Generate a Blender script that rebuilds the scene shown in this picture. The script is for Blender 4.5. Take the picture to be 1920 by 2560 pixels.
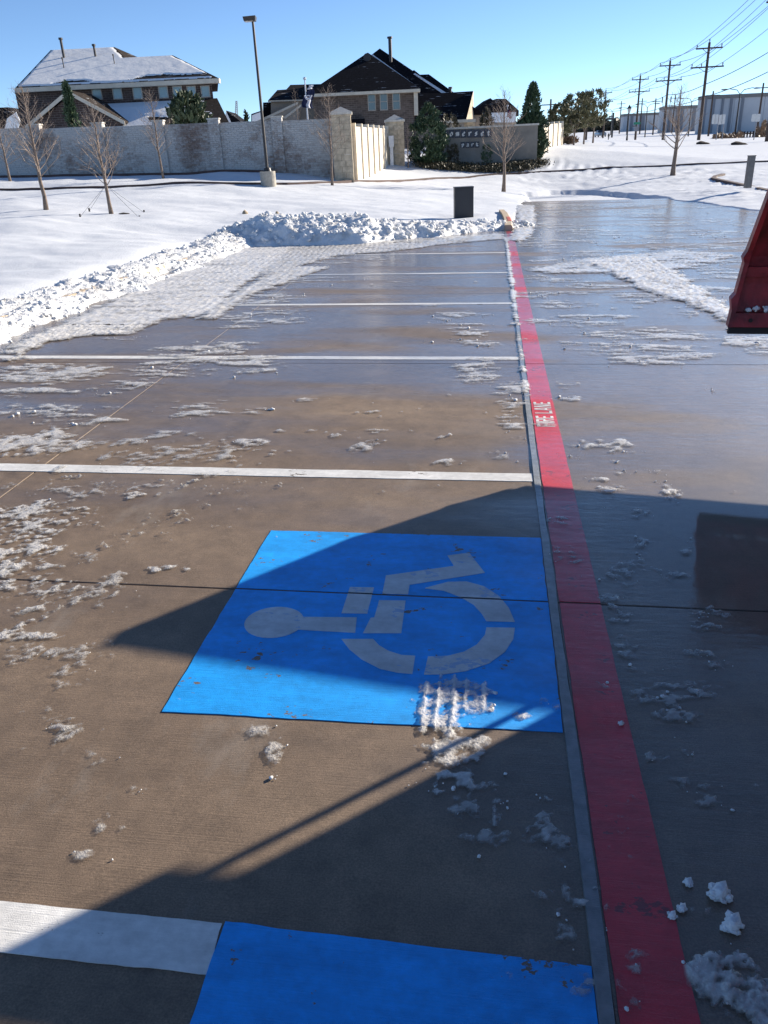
import bpy, math, random
import numpy as np
from mathutils import Vector, Matrix
for o in list(bpy.data.objects): bpy.data.objects.remove(o)
SC = bpy.context.scene
COL = SC.collection
R = math.radians
# ------------------------------------------------------------------ camera
CX, CY, CH = -0.2603, -0.0220, 1.5296
YAW, PITCH, ROLL = 0.149947, 0.430636, 0.048
fw = np.array([-math.sin(YAW)*math.cos(PITCH), math.cos(YAW)*math.cos(PITCH), -math.sin(PITCH)])
r0 = np.array([math.cos(YAW), math.sin(YAW), 0.]); u0 = np.cross(r0, fw)
RV = math.cos(ROLL)*r0 - math.sin(ROLL)*u0
UV = math.cos(ROLL)*u0 + math.sin(ROLL)*r0
FH = np.array([-math.sin(YAW), math.cos(YAW), 0.])
EYE = np.array([CX, CY, CH])
cam = bpy.data.cameras.new('camera'); camo = bpy.data.objects.new('camera', cam); COL.objects.link(camo)
cam.sensor_fit = 'VERTICAL'; cam.sensor_height = 36.0; cam.lens = 36.0*1950/2560
cam.clip_start = 0.05; cam.clip_end = 6000
camo.matrix_world = Matrix(((RV[0], UV[0], -fw[0], CX), (RV[1], UV[1], -fw[1], CY), (RV[2], UV[2], -fw[2], CH), (0, 0, 0, 1)))
SC.camera = camo
# ------------------------------------------------------------------ world, sun, exposure
SUN_AZ, SUN_EL = R(48.5), R(19.3)
w = bpy.data.worlds.new('World'); SC.world = w; w.use_nodes = True
nt = w.node_tree; nt.nodes.clear()
sky = nt.nodes.new('ShaderNodeTexSky'); sky.sky_type = 'NISHITA'; sky.sun_disc = False
sky.sun_elevation = SUN_EL; sky.sun_rotation = SUN_AZ
sky.air_density = 1.0; sky.dust_density = 0.0; sky.ozone_density = 3.3; sky.altitude = 4500
bg = nt.nodes.new('ShaderNodeBackground'); bg.inputs[1].default_value = 0.091
wo = nt.nodes.new('ShaderNodeOutputWorld')
nt.links.new(sky.outputs[0], bg.inputs[0]); nt.links.new(bg.outputs[0], wo.inputs[0])
sl = bpy.data.lights.new('sun', 'SUN'); sl.energy = 5.0; sl.angle = R(0.53); sl.color = (1.0, 0.90, 0.76)
so = bpy.data.objects.new('sun', sl); COL.objects.link(so)
sd = Vector((math.sin(SUN_AZ)*math.cos(SUN_EL), math.cos(SUN_AZ)*math.cos(SUN_EL), math.sin(SUN_EL)))
so.rotation_euler = sd.to_track_quat('Z', 'Y').to_euler(); so.location = (20, 20, 20)
SC.view_settings.view_transform = 'Standard'; SC.view_settings.look = 'None'
SC.view_settings.gamma = 1.0; SC.view_settings.exposure = 1.0; SC.view_settings.use_curve_mapping = False

# ------------------------------------------------------------------ helpers
def LZ(u, v): return -0.014818*u - 0.012283*v            # the drained plane of the parking lot
def ray(px, py):
    return fw + (px-960.)/1950.*RV - (py-1280.)/1950.*UV
def gnd(px, py):                                          # photo pixel -> point on the lot plane
    d = ray(px, py)
    t = -(CH - LZ(CX, CY))/(d[2] + 0.014818*d[0] + 0.012283*d[1])
    p = EYE + t*d
    return p[0], p[1]
def at(px, py, Y):                                        # pixel + distance ahead -> world point
    d = ray(px, py); return Vector(EYE + d*(Y/(d @ FH)))
def cw(X, Y, Z):                                          # (right, ahead, up) of the viewer -> world
    p = EYE[:2] + X*r0[:2] + Y*FH[:2]
    return Vector((p[0], p[1], Z))
def xz(px, py, Y):
    p = np.array(at(px, py, Y)) - EYE; return float(p @ r0), float(p[2]+CH)

def hsh(ix, iy, s):
    h = (ix.astype(np.int64)*374761393 + iy.astype(np.int64)*668265263 + s*144269504) & 0xffffffff
    h = ((h ^ (h >> 13))*1274126177) & 0xffffffff
    h = ((h ^ (h >> 16))*2246822519) & 0xffffffff
    return ((h ^ (h >> 15)) & 0xffffff)/float(0xffffff)
def vn(x, y, s=0):
    x = np.asarray(x, float); y = np.asarray(y, float)
    ix = np.floor(x); iy = np.floor(y); fx = x-ix; fy = y-iy
    fx = fx*fx*(3-2*fx); fy = fy*fy*(3-2*fy)
    a = hsh(ix, iy, s); b = hsh(ix+1, iy, s); c = hsh(ix, iy+1, s); d = hsh(ix+1, iy+1, s)
    return (a*(1-fx)+b*fx)*(1-fy) + (c*(1-fx)+d*fx)*fy
def fbm(x, y, s=0, o=4, g=0.5):
    t = 0; a = 1.; n = 0.
    for i in range(o):
        k = 2.03**i
        t = t + a*vn(x*k+i*17.3, y*k-i*9.1, s+i); n += a; a *= g
    return t/n
def worley(x, y, s=0):                                    # nearest-cell distance and cell id
    ix = np.floor(x); iy = np.floor(y); best = np.full(np.shape(x), 9.); bid = np.zeros(np.shape(x))
    for dx in (-1, 0, 1):
        for dy in (-1, 0, 1):
            jx = ix+dx; jy = iy+dy
            d = np.hypot(jx+hsh(jx, jy, s)-x, jy+hsh(jx, jy, s+5)-y)
            m = d < best; best = np.where(m, d, best); bid = np.where(m, hsh(jx, jy, s+9), bid)
    return best, bid
def sstep(a, b, x):
    t = np.clip((x-a)/(b-a), 0, 1); return t*t*(3-2*t)

OFF = {}
def link(o, parent=None, base=(0, 0, 0)):
    COL.objects.link(o)
    if parent is not None:
        o.parent = parent
    return o
def thing(name, label, cat, base=(0, 0, 0), group=None):
    o = bpy.data.objects.new(name, None); COL.objects.link(o)
    o.location = base; o.empty_display_size = .2
    o['label'] = label; o['category'] = cat
    if group: o['group'] = group
    OFF[o.name] = Vector(base)
    return o
def tag(o, label, cat, group=None):
    o['label'] = label; o['category'] = cat
    if group: o['group'] = group
    return o
def mk(name, V, F, mat, parent=None, base=None, smooth=False, kind=None):
    if base is None: base = OFF[parent.name] if parent is not None else Vector((0, 0, 0))
    base = Vector(base)
    me = bpy.data.meshes.new(name)
    V = np.asarray(V, float) - np.array(base)
    if isinstance(F, np.ndarray):
        n, k = F.shape
        me.vertices.add(len(V)); me.vertices.foreach_set('co', V.ravel())
        me.loops.add(n*k); me.loops.foreach_set('vertex_index', F.ravel().astype(np.int32))
        me.polygons.add(n); me.polygons.foreach_set('loop_start', np.arange(0, n*k, k, dtype=np.int32))
        me.update(calc_edges=True); me.validate()
    else:
        me.from_pydata(V.tolist(), [], F); me.update()
    if mat: me.materials.append(mat)
    if smooth: me.polygons.foreach_set('use_smooth', [True]*len(me.polygons))
    o = bpy.data.objects.new(name, me); COL.objects.link(o)
    if parent is not None:
        o.parent = parent; o.location = base - OFF[parent.name]
    else: o.location = base
    OFF[o.name] = base
    if kind: o['kind'] = kind
    return o
def fattr(o, name, arr):
    a = o.data.attributes.new(name, 'FLOAT', 'POINT'); a.data.foreach_set('value', np.asarray(arr, np.float32))
class MB:
    def __init__(s): s.v = []; s.f = []
    def poly(s, pts):
        n = len(s.v); s.v += [tuple(p) for p in pts]; s.f.append(list(range(n, n+len(pts))))
    def add(s, V, F):
        n = len(s.v); s.v += [tuple(p) for p in V]; s.f += [[i+n for i in f] for f in F]
    def hexa(s, b, t):                                    # bottom 4, top 4 (same winding, ccw from above)
        s.add(list(b)+list(t), [[3, 2, 1, 0], [4, 5, 6, 7], [0, 1, 5, 4], [1, 2, 6, 5], [2, 3, 7, 6], [3, 0, 4, 7]])
    def box(s, o, ax, ay, az):                            # corner o and three edge vectors
        o, ax, ay, az = Vector(o), Vector(ax), Vector(ay), Vector(az)
        b = [o, o+ax, o+ax+ay, o+ay]; s.hexa(b, [p+az for p in b])
    def cbox(s, X0, X1, Y0, Y1, Z0, Z1, T=cw):
        b = [T(X0, Y0, Z0), T(X1, Y0, Z0), T(X1, Y1, Z0), T(X0, Y1, Z0)]
        t = [T(X0, Y0, Z1), T(X1, Y0, Z1), T(X1, Y1, Z1), T(X0, Y1, Z1)]
        s.hexa(b, t)
    def tube(s, pts, rad, n=6, cap=True):
        P = [Vector(p) for p in pts]; k0 = len(s.v)
        if not hasattr(rad, '__len__'): rad = [rad]*len(P)
        for i, p in enumerate(P):
            d = (P[min(i+1, len(P)-1)] - P[max(i-1, 0)]).normalized()
            a = d.cross(Vector((0, 0, 1)) if abs(d.z) < .9 else Vector((1, 0, 0))).normalized(); b = d.cross(a)
            for j in range(n):
                q = 2*math.pi*j/n; s.v.append(tuple(p + (a*math.cos(q)+b*math.sin(q))*rad[i]))
        for i in range(len(P)-1):
            for j in range(n):
                a0 = k0+i*n+j; a1 = k0+i*n+(j+1) % n
                s.f.append([a0, a1, a1+n, a0+n])
        if cap:
            s.f.append([k0+j for j in range(n)][::-1]); e = k0+(len(P)-1)*n; s.f.append([e+j for j in range(n)])
    def prism(s, poly, d):                                # polygon (list of points) swept by vector d
        d = Vector(d); P = [Vector(p) for p in poly]; n = len(P)
        s.add(P+[p+d for p in P], [list(range(n))[::-1], list(range(n, 2*n))] + [[i, (i+1) % n, (i+1) % n+n, i+n] for i in range(n)])
    def build(s, name, mat, parent=None, base=None, smooth=False, kind=None):
        return mk(name, s.v, s.f, mat, parent, base, smooth, kind)
def clip_half(poly, a, b, c):                             # keep a*x+b*y<=c
    out = []
    for i in range(len(poly)):
        p = poly[i]; q = poly[(i+1) % len(poly)]
        dp = a*p[0]+b*p[1]-c; dq = a*q[0]+b*q[1]-c
        if dp <= 0: out.append(p)
        if dp*dq < 0:
            t = dp/(dp-dq); out.append((p[0]+t*(q[0]-p[0]), p[1]+t*(q[1]-p[1])))
    return out

# ------------------------------------------------------------------ materials
def newmat(name):
    m = bpy.data.materials.new(name); m.use_nodes = True
    t = m.node_tree; b = t.nodes['Principled BSDF']
    return m, t, b
def N(t, kind, **kw):
    n = t.nodes.new(kind)
    for k, v in kw.items():
        if k.startswith('i_'): n.inputs[k[2:].replace('_', ' ')].default_value = v
        else: setattr(n, k, v)
    return n
def mapped(t, scale, src='Position'):
    g = N(t, 'ShaderNodeNewGeometry') if src == 'Position' else N(t, 'ShaderNodeTexCoord')
    m = N(t, 'ShaderNodeMapping'); m.inputs['Scale'].default_value = scale
    t.links.new(g.outputs[src], m.inputs['Vector']); return m.outputs[0]
def noise(t, scale, vec, detail=5, rough=.55):
    n = N(t, 'ShaderNodeTexNoise'); n.inputs['Scale'].default_value = scale; n.inputs['Detail'].default_value = detail
    n.inputs['Roughness'].default_value = rough; t.links.new(vec, n.inputs['Vector']); return n.outputs['Fac']
def ramp(t, fac, stops):
    r = N(t, 'ShaderNodeValToRGB'); e = r.color_ramp.elements
    while len(e) < len(stops): e.new(0.5)
    for el, (p, c) in zip(e, stops):
        el.position = p; el.color = (c if len(c) == 4 else (*c, 1)) if hasattr(c, '__len__') else (c, c, c, 1)
    t.links.new(fac, r.inputs[0]); return r.outputs[0]
def mixc(t, fac, a, b, blend='MIX'):
    m = N(t, 'ShaderNodeMix', data_type='RGBA', blend_type=blend)
    if hasattr(fac, 'links'): t.links.new(fac, m.inputs[0])
    else: m.inputs[0].default_value = fac
    for i, x in ((6, a), (7, b)):
        if hasattr(x, 'links'): t.links.new(x, m.inputs[i])
        else: m.inputs[i].default_value = (*x, 1)
    return m.outputs[2]
def mth(t, op, a, b=None, clamp=False):
    m = N(t, 'ShaderNodeMath', operation=op, use_clamp=clamp)
    for i, x in ((0, a), (1, b)):
        if x is None: continue
        if hasattr(x, 'links'): t.links.new(x, m.inputs[i])
        else: m.inputs[i].default_value = x
    return m.outputs[0]
def bump(t, h, strength, dist, nrm=None):
    b = N(t, 'ShaderNodeBump'); b.inputs['Strength'].default_value = strength; b.inputs['Distance'].default_value = dist
    t.links.new(h, b.inputs['Height'])
    if nrm is not None: t.links.new(nrm, b.inputs['Normal'])
    return b.outputs[0]
def simple(name, c, rough=.6, var=.25, scale=8, metal=0, bmp=0, src='Position', coat=0):
    m, t, b = newmat(name)
    v = mapped(t, (1, 1, 1), src); n = noise(t, scale, v)
    lo = tuple(x*(1-var) for x in c); hi = tuple(min(1, x*(1+var)) for x in c)
    t.links.new(ramp(t, n, [(.3, lo), (.7, hi)]), b.inputs['Base Color'])
    b.inputs['Roughness'].default_value = rough; b.inputs['Metallic'].default_value = metal
    b.inputs['Coat Weight'].default_value = coat
    if bmp:
        t.links.new(bump(t, noise(t, scale*4, v), .6, bmp), b.inputs['Normal'])
    return m
M = {}
# wet, broom-finished concrete; the water film is a coat whose weight is a procedural wetness
def pavement_like(name, colfn, wet_extra=0., paint=False):
    m, t, b = newmat(name); L = t.links.new
    pos = mapped(t, (1, 1, 1)); st = mapped(t, (.45, 1.5, 1)); broom = mapped(t, (4, 260, 1))
    sep = N(t, 'ShaderNodeSeparateXYZ'); L(pos, sep.inputs[0]); u, v = sep.outputs[0], sep.outputs[1]
    # wetness: dry-ish near left, wetter far away and over the fire lane
    far = N(t, 'ShaderNodeMapRange', interpolation_type='SMOOTHSTEP'); L(v, far.inputs[0]); far.inputs[1].default_value = 2.2; far.inputs[2].default_value = 7.5
    lane = N(t, 'ShaderNodeMapRange', interpolation_type='SMOOTHSTEP'); L(u, lane.inputs[0]); lane.inputs[1].default_value = -.7; lane.inputs[2].default_value = .35
    base = mth(t, 'MAXIMUM', far.outputs[0], lane.outputs[0])
    n1 = noise(t, .75, st, 4, .55)
    wet = mth(t, 'ADD', mth(t, 'MULTIPLY', base, 1.15), mth(t, 'MULTIPLY', mth(t, 'SUBTRACT', n1, .52), 4.2))
    wet = mth(t, 'ADD', wet, wet_extra, clamp=True)
    # standing water beside the plow; colour darkened below to deepen the blade's reflection
    d = N(t, 'ShaderNodeVectorMath', operation='DISTANCE'); d.inputs[1].default_value = (1.85, 2.9, 0)
    flat = mapped(t, (1, 1, 0)); L(flat, d.inputs[0])
    pud = N(t, 'ShaderNodeMapRange', interpolation_type='SMOOTHSTEP'); pud.inputs[1].default_value = 1.75; pud.inputs[2].default_value = 1.1
    L(mth(t, 'ADD', d.outputs['Value'], mth(t, 'MULTIPLY', mth(t, 'SUBTRACT', noise(t, 2.2, pos, 5), .5), .9)), pud.inputs[0])
    wet = mth(t, 'MAXIMUM', wet, pud.outputs[0])
    col = colfn(t, pos, st)
    dark = mixc(t, pud.outputs[0], mixc(t, 1., col, (.66, .66, .68), 'MULTIPLY'), mixc(t, 1., col, (.30, .28, .28), 'MULTIPLY'))  # puddle tone carries the plow's dark reflection, beyond plain wet darkening
    col = mixc(t, mth(t, 'MULTIPLY', wet, .8 if not paint else .35), col, dark)
    L(col, b.inputs['Base Color'])
    b.inputs['Roughness'].default_value = .62
    L(mth(t, 'MULTIPLY', wet, 1.0), b.inputs['Coat Weight'])
    b.inputs['Coat IOR'].default_value = 1.45
    rr = N(t, 'ShaderNodeMapRange'); L(mth(t, 'ADD', wet, mth(t, 'MULTIPLY', pud.outputs[0], .6)), rr.inputs[0]); rr.inputs[1].default_value = .3; rr.inputs[2].default_value = 1.3; rr.inputs[3].default_value = .38; rr.inputs[4].default_value = .025
    L(rr.outputs[0], b.inputs['Coat Roughness'])
    hb = mth(t, 'ADD', mth(t, 'MULTIPLY', noise(t, 1., broom, 3), .6), mth(t, 'MULTIPLY', noise(t, 420, pos, 3), .5))
    b1 = bump(t, hb, .6, .0035); L(b1, b.inputs['Normal'])
    rip = noise(t, 1., mapped(t, (7, 22, 1)), 5, .65)
    still = mth(t, 'SUBTRACT', 1., mth(t, 'MULTIPLY', pud.outputs[0], .96))
    L(bump(t, mth(t, 'MULTIPLY', rip, still), .75, .0045), b.inputs['Coat Normal'])
    return m
def concrete_col(t, pos, st):
    n = noise(t, .9, st, 6, .6); n2 = noise(t, 9, pos, 6, .7); n3 = noise(t, 220, pos, 2)
    c = ramp(t, n, [(.26, (.140, .098, .066)), (.5, (.198, .141, .095)), (.74, (.262, .188, .122))])
    c = mixc(t, .5, c, ramp(t, n2, [(.3, .50), (.7, 1.35)]), 'MULTIPLY')
    c = mixc(t, .45, c, ramp(t, n3, [(.3, .40), (.7, 1.55)]), 'MULTIPLY')
    c = mixc(t, ramp(t, noise(t, 1.4, mapped(t, (1.6, .7, 1)), 8, .72), [(.56, 0), (.78, .5)]), c, (.34, .31, .27))
    return mixc(t, ramp(t, noise(t, 2.3, mapped(t, (1., .8, 1)), 6, .7), [(.60, 0), (.72, .55)]), c, (.075, .055, .042))
M['conc'] = pavement_like('wet_concrete', concrete_col)
def paintcol(c, chip, thr):
    def fn(t, pos, st):
        n = noise(t, 30, pos, 4, .6); v = ramp(t, n, [(.3, tuple(x*.88 for x in c)), (.7, tuple(min(1, x*1.08) for x in c))])
        big = noise(t, 3.5, mapped(t, (1, 1.8, 1)), 3); fine = noise(t, 26, mapped(t, (1, 1.5, 1)), 5, .65)
        k = mth(t, 'ADD', mth(t, 'MULTIPLY', big, .9), mth(t, 'MULTIPLY', fine, .8))
        v = mixc(t, 1., v, ramp(t, noise(t, 5, mapped(t, (.7, 1.6, 1)), 7, .75), [(.3, .70), (.7, 1.12)]), 'MULTIPLY')
        worn = ramp(t, mth(t, 'MULTIPLY', k, .75), [(thr*.75, 0), (thr*.75+.008, 1)])
        return mixc(t, worn, v, chip)
    return fn
CH_ = (.15, .125, .10)
M['blue'] = pavement_like('blue_paint', paintcol((.004, .36, .93), CH_, 1.045), -.35, True)
M['white'] = pavement_like('white_paint', paintcol((.76, .75, .72), CH_, 1.06), -.5, True)
M['symbol'] = pavement_like('symbol_white_paint', paintcol((.60, .62, .64), (.30, .42, .60), .99), -.5, True)
M['red'] = pavement_like('red_paint', paintcol((.68, .016, .036), (.24, .02, .03), 1.03), .0, True)

def snowmat(name, dirt=0., grain=60, bs=.5, dist=.01, lo=(.76, .77, .78), hi=(.84, .84, .83)):
    m, t, b = newmat(name); L = t.links.new
    pos = mapped(t, (1, 1, 1)); n = noise(t, 2.5, pos, 5)
    c = ramp(t, n, [(.3, lo), (.7, hi)])
    if dirt:
        k = ramp(t, noise(t, 3.2, pos, 6, .65), [(.50, 0), (.72, dirt)])
        c = mixc(t, k, c, (.42, .36, .27))
    L(c, b.inputs['Base Color']); b.inputs['Roughness'].default_value = .65
    b.inputs['Specular IOR Level'].default_value = .3
    h = mth(t, 'ADD', noise(t, grain, pos, 4, .6), mth(t, 'MULTIPLY', noise(t, grain/8, pos, 3), .8))
    L(bump(t, h, bs, dist), b.inputs['Normal'])
    return m
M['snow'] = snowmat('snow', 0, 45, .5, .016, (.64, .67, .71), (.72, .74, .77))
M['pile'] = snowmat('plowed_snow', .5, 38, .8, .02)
M['roofsnow'] = snowmat('roof_snow', 0, 6, .3, .03)
# slush and refrozen ice lying on the pavement: whiter where thick, clear where thin
m, t, b = newmat('slush'); L = t.links.new
pos = mapped(t, (1, 1, 1))
aw = N(t, 'ShaderNodeAttribute', attribute_name='wh'); ac = N(t, 'ShaderNodeAttribute', attribute_name='cv')
g = noise(t, 120, pos, 3, .6)
L(mixc(t, aw.outputs['Fac'], (.33, .31, .28), (.83, .80, .75)), b.inputs['Base Color'])
L(mth(t, 'SUBTRACT', .5, mth(t, 'MULTIPLY', aw.outputs['Fac'], -.15)), b.inputs['Roughness'])
L(mth(t, 'ADD', mth(t, 'MULTIPLY', ac.outputs['Fac'], 1.0), mth(t, 'MULTIPLY', mth(t, 'SUBTRACT', g, .5), .5), clamp=True), b.inputs['Alpha'])
b.inputs['IOR'].default_value = 1.31
b.inputs['Coat Weight'].default_value = .8; b.inputs['Coat Roughness'].default_value = .10
L(bump(t, mth(t, 'ADD', g, noise(t, 35, pos, 3)), .8, .006), b.inputs['Normal'])
M['slush'] = m
M['strip'] = pavement_like('joint_sealant', lambda t, p, s: ramp(t, noise(t, 25, p, 5), [(.3, (.16, .17, .17)), (.7, (.30, .31, .31))]), .2)
M['curb'] = simple('curb_concrete', (.46, .36, .25), .85, .25, 6, bmp=.004)
M['curbdark'] = simple('dark_curb', (.085, .05, .042), .8, .3, 3)
M['curbred'] = simple('red_curb_paint', (.55, .10, .05), .6, .25, 12)
M['dark'] = simple('dark_bronze_metal', (.028, .024, .024), .45, .2, 5, metal=.2)
M['black'] = simple('black_rubber', (.015, .015, .016), .7, .2, 5)
M['box'] = simple('charcoal_cabinet', (.030, .030, .034), .5, .12, 3)
M['bollard'] = simple('grey_bollard', (.17, .16, .15), .8, .15, 10)
M['base'] = simple('pole_base_concrete', (.36, .33, .28), .9, .2, 9, bmp=.006)
M['wood'] = simple('pole_wood', (.085, .060, .048), .9, .3, 3)
M['wire'] = simple('wire_metal', (.05, .05, .055), .5, .1, 3)
M['insul'] = simple('insulator_grey', (.22, .22, .24), .4, .1, 3)
M['bark'] = simple('bark', (.19, .145, .115), .95, .35, 14, bmp=.008)
M['twig'] = simple('twig', (.31, .24, .19), .9, .35, 5)
M['trim'] = simple('cream_trim', (.62, .55, .44), .7, .1, 3)
M['siding'] = simple('beige_siding', (.34, .29, .235), .8, .1, 2)
M['frame'] = simple('window_frame', (.38, .34, .29), .6, .1, 3)
M['metalpipe'] = simple('vent_pipe', (.03, .03, .035), .6, .2, 3)
M['steel'] = simple('galvanised_steel', (.50, .50, .52), .4, .1, 4, metal=.7)
M['signwhite'] = simple('sign_back', (.62, .62, .60), .5, .08, 3)
M['greensign'] = simple('green_sign', (.02, .22, .13), .5, .1, 3)
M['stone'] = simple('limestone', (.47, .39, .28), .9, .3, 5, bmp=.01)
M['cap'] = simple('cast_stone', (.56, .52, .45), .85, .15, 5)
M['panel'] = simple('precast_panel', (.66, .58, .46), .9, .15, 3, bmp=.01)
M['signwall'] = simple('sign_wall_stone', (.25, .225, .19), .9, .2, 1.5, bmp=.01)
M['tile'] = simple('dark_sign_tile', (.018, .024, .045), .35, .2, 2)
M['letter'] = simple('sign_letter', (.72, .68, .62), .6, .1, 3)
M['rock'] = simple('tan_rock', (.42, .33, .22), .9, .3, 12, bmp=.01)
M['mulch'] = simple('dark_soil', (.045, .03, .02), 1., .4, 20, bmp=.02)
M['navy'] = simple('navy_cloth', (.010, .016, .06), .8, .2, 3)
M['clothw'] = simple('white_cloth', (.62, .62, .66), .8, .1, 3)
M['clothr'] = simple('red_cloth', (.50, .03, .03), .8, .1, 3)
M['coat'] = simple('dark_clothes', (.03, .028, .03), .9, .2, 6)
M['skin'] = simple('skin', (.45, .27, .2), .6, .05, 3)
M['carpaint'] = simple('silver_blue_car', (.16, .19, .24), .3, .05, 2, coat=.6)
M['glassdark'] = simple('dark_glass', (.02, .025, .03), .08, .1, 2)
M['plow'] = simple('plow_red', (.235, .014, .02), .45, .55, 9, bmp=.004)
M['truck'] = simple('truck_red', (.28, .012, .018), .3, .05, 2, coat=.5)
M['sticker'] = simple('pale_sticker', (.6, .65, .72), .5, .1, 20)
M['rim'] = simple('rim', (.4, .4, .42), .3, .1, 2, metal=.8)
M['lampglass'] = simple('lamp_glass', (.5, .5, .48), .3, .1, 2)
# window glass: mirrors the sky
m, t, b = newmat('window_glass'); b.inputs['Base Color'].default_value = (.10, .14, .15, 1); b.inputs['Roughness'].default_value = .08
b.inputs['Coat Weight'].default_value = .6; M['glass'] = m
m, t, b = newmat('window_blind_glass'); b.inputs['Base Color'].default_value = (.24, .34, .36, 1); b.inputs['Roughness'].default_value = .12
M['blind'] = m
def brickmat(name, c1, c2, mortar, sc, squash=1.):
    m, t, b = newmat(name); L = t.links.new
    g = N(t, 'ShaderNodeNewGeometry'); mp = N(t, 'ShaderNodeMapping'); mp.inputs['Rotation'].default_value = (R(90), 0, -YAW)
    vr = N(t, 'ShaderNodeVectorRotate', rotation_type='Z_AXIS'); vr.inputs['Angle'].default_value = -YAW
    L(g.outputs['Position'], vr.inputs['Vector']); sp = N(t, 'ShaderNodeSeparateXYZ'); L(vr.outputs[0], sp.inputs[0])
    cb = N(t, 'ShaderNodeCombineXYZ'); L(mth(t, 'ADD', sp.outputs[0], sp.outputs[1]), cb.inputs[0]); L(sp.outputs[2], cb.inputs[1])
    br = N(t, 'ShaderNodeTexBrick'); L(cb.outputs[0], br.inputs['Vector'])
    br.inputs['Color1'].default_value = (*c1, 1); br.inputs['Color2'].default_value = (*c2, 1); br.inputs['Mortar'].default_value = (*mortar, 1)
    br.inputs['Scale'].default_value = sc; br.inputs['Mortar Size'].default_value = .022; br.inputs['Bias'].default_value = -.2
    br.inputs['Brick Width'].default_value = .9; br.inputs['Row Height'].default_value = .32
    n = noise(t, 1.6, g.outputs['Position'], 5)
    L(mixc(t, .6, br.outputs[0], ramp(t, n, [(.3, .6), (.7, 1.3)]), 'MULTIPLY'), b.inputs['Base Color']); b.inputs['Roughness'].default_value = .9
    L(bump(t, br.outputs['Fac'], -.5, .01), b.inputs['Normal'])
    return m
M['brick1'] = brickmat('brown_brick', (.058, .036, .030), (.090, .056, .045), (.20, .17, .15), 2.6)
M['brick2'] = brickmat('grey_brown_brick', (.095, .068, .054), (.17, .125, .10), (.24, .20, .17), 2.6)
def shingle(name, c):
    m, t, b = newmat(name); L = t.links.new
    mp = mapped(t, (6, 6, 9)); wv = noise(t, 1., mp, 3)
    g = N(t, 'ShaderNodeNewGeometry'); sp = N(t, 'ShaderNodeSeparateXYZ'); L(g.outputs['Position'], sp.inputs[0])
    row = mth(t, 'FRACT', mth(t, 'MULTIPLY', sp.outputs[2], 7.))
    cc = ramp(t, wv, [(.3, tuple(x*.6 for x in c)), (.7, tuple(x*1.5 for x in c))])
    frost = mth(t, 'MULTIPLY', ramp(t, noise(t, 1.1, mapped(t, (.8, .8, 2.4)), 5, .7), [(.57, 0), (.66, 1)]), ramp(t, row, [(.0, 1), (.25, 0)]))
    L(mixc(t, frost, cc, (.75, .78, .82)), b.inputs['Base Color']); b.inputs['Roughness'].default_value = .95; b.inputs['Specular IOR Level'].default_value = .08
    L(bump(t, row, .4, .02), b.inputs['Normal']); return m
M['shingle'] = shingle('dark_shingles', (.010, .010, .013))
M['shingle2'] = shingle('brown_shingles', (.035, .028, .024))
# whitewashed wall brick: the wash is worn off in patches
m, t, b = newmat('whitewashed_brick'); L = t.links.new
at_ = N(t, 'ShaderNodeAttribute', attribute_name='tone')
pos = mapped(t, (1, 1, 1)); big = noise(t, .55, mapped(t, (1, 1, .8)), 4, .55); fine = noise(t, 7, pos, 6, .7)
k = mth(t, 'ADD', mth(t, 'ADD', mth(t, 'MULTIPLY', big, 1.5), mth(t, 'MULTIPLY', fine, .75)), mth(t, 'MULTIPLY', at_.outputs['Fac'], .22))
wash = ramp(t, k, [(1.00, 1), (1.42, 0)])
k2 = N(t, 'ShaderNodeMapRange'); L(k, k2.inputs[0]); k2.inputs[1].default_value = 1.14; k2.inputs[2].default_value = 1.55; k2.inputs[3].default_value = 1; k2.inputs[4].default_value = 0
br = ramp(t, at_.outputs['Fac'], [(0, (.15, .105, .088)), (1, (.25, .185, .15))])
L(mixc(t, k2.outputs[0], br, (.50, .485, .46)), b.inputs['Base Color']); b.inputs['Roughness'].default_value = .95
L(bump(t, fine, .5, .01), b.inputs['Normal']); M['washbrick'] = m
def leafmat(name, c1, c2, tr=.15):
    m, t, b = newmat(name); L = t.links.new
    n = noise(t, 3.5, mapped(t, (1, 1, 1)), 3)
    L(ramp(t, n, [(.3, c1), (.7, c2)]), b.inputs['Base Color']); b.inputs['Roughness'].default_value = .6
    return m
M['juniper'] = leafmat('juniper_green', (.030, .058, .030), (.070, .115, .058))
M['oak'] = leafmat('evergreen_leaves', (.075, .078, .036), (.19, .17, .085))
M['magnolia'] = leafmat('broadleaf_green', (.028, .050, .020), (.075, .10, .045))
M['hedge'] = leafmat('hedge_brown_green', (.040, .036, .018), (.085, .070, .035))
M['grass'] = leafmat('dry_grass', (.16, .09, .05), (.28, .18, .10))
M['ware1'] = simple('warehouse_panel', (.47, .48, .49), .8, .06, .3)
M['ware2'] = simple('warehouse_dark_panel', (.20, .21, .23), .8, .06, .3)
M['ware3'] = simple('warehouse_parapet', (.19, .18, .165), .8, .06, .3)

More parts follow.
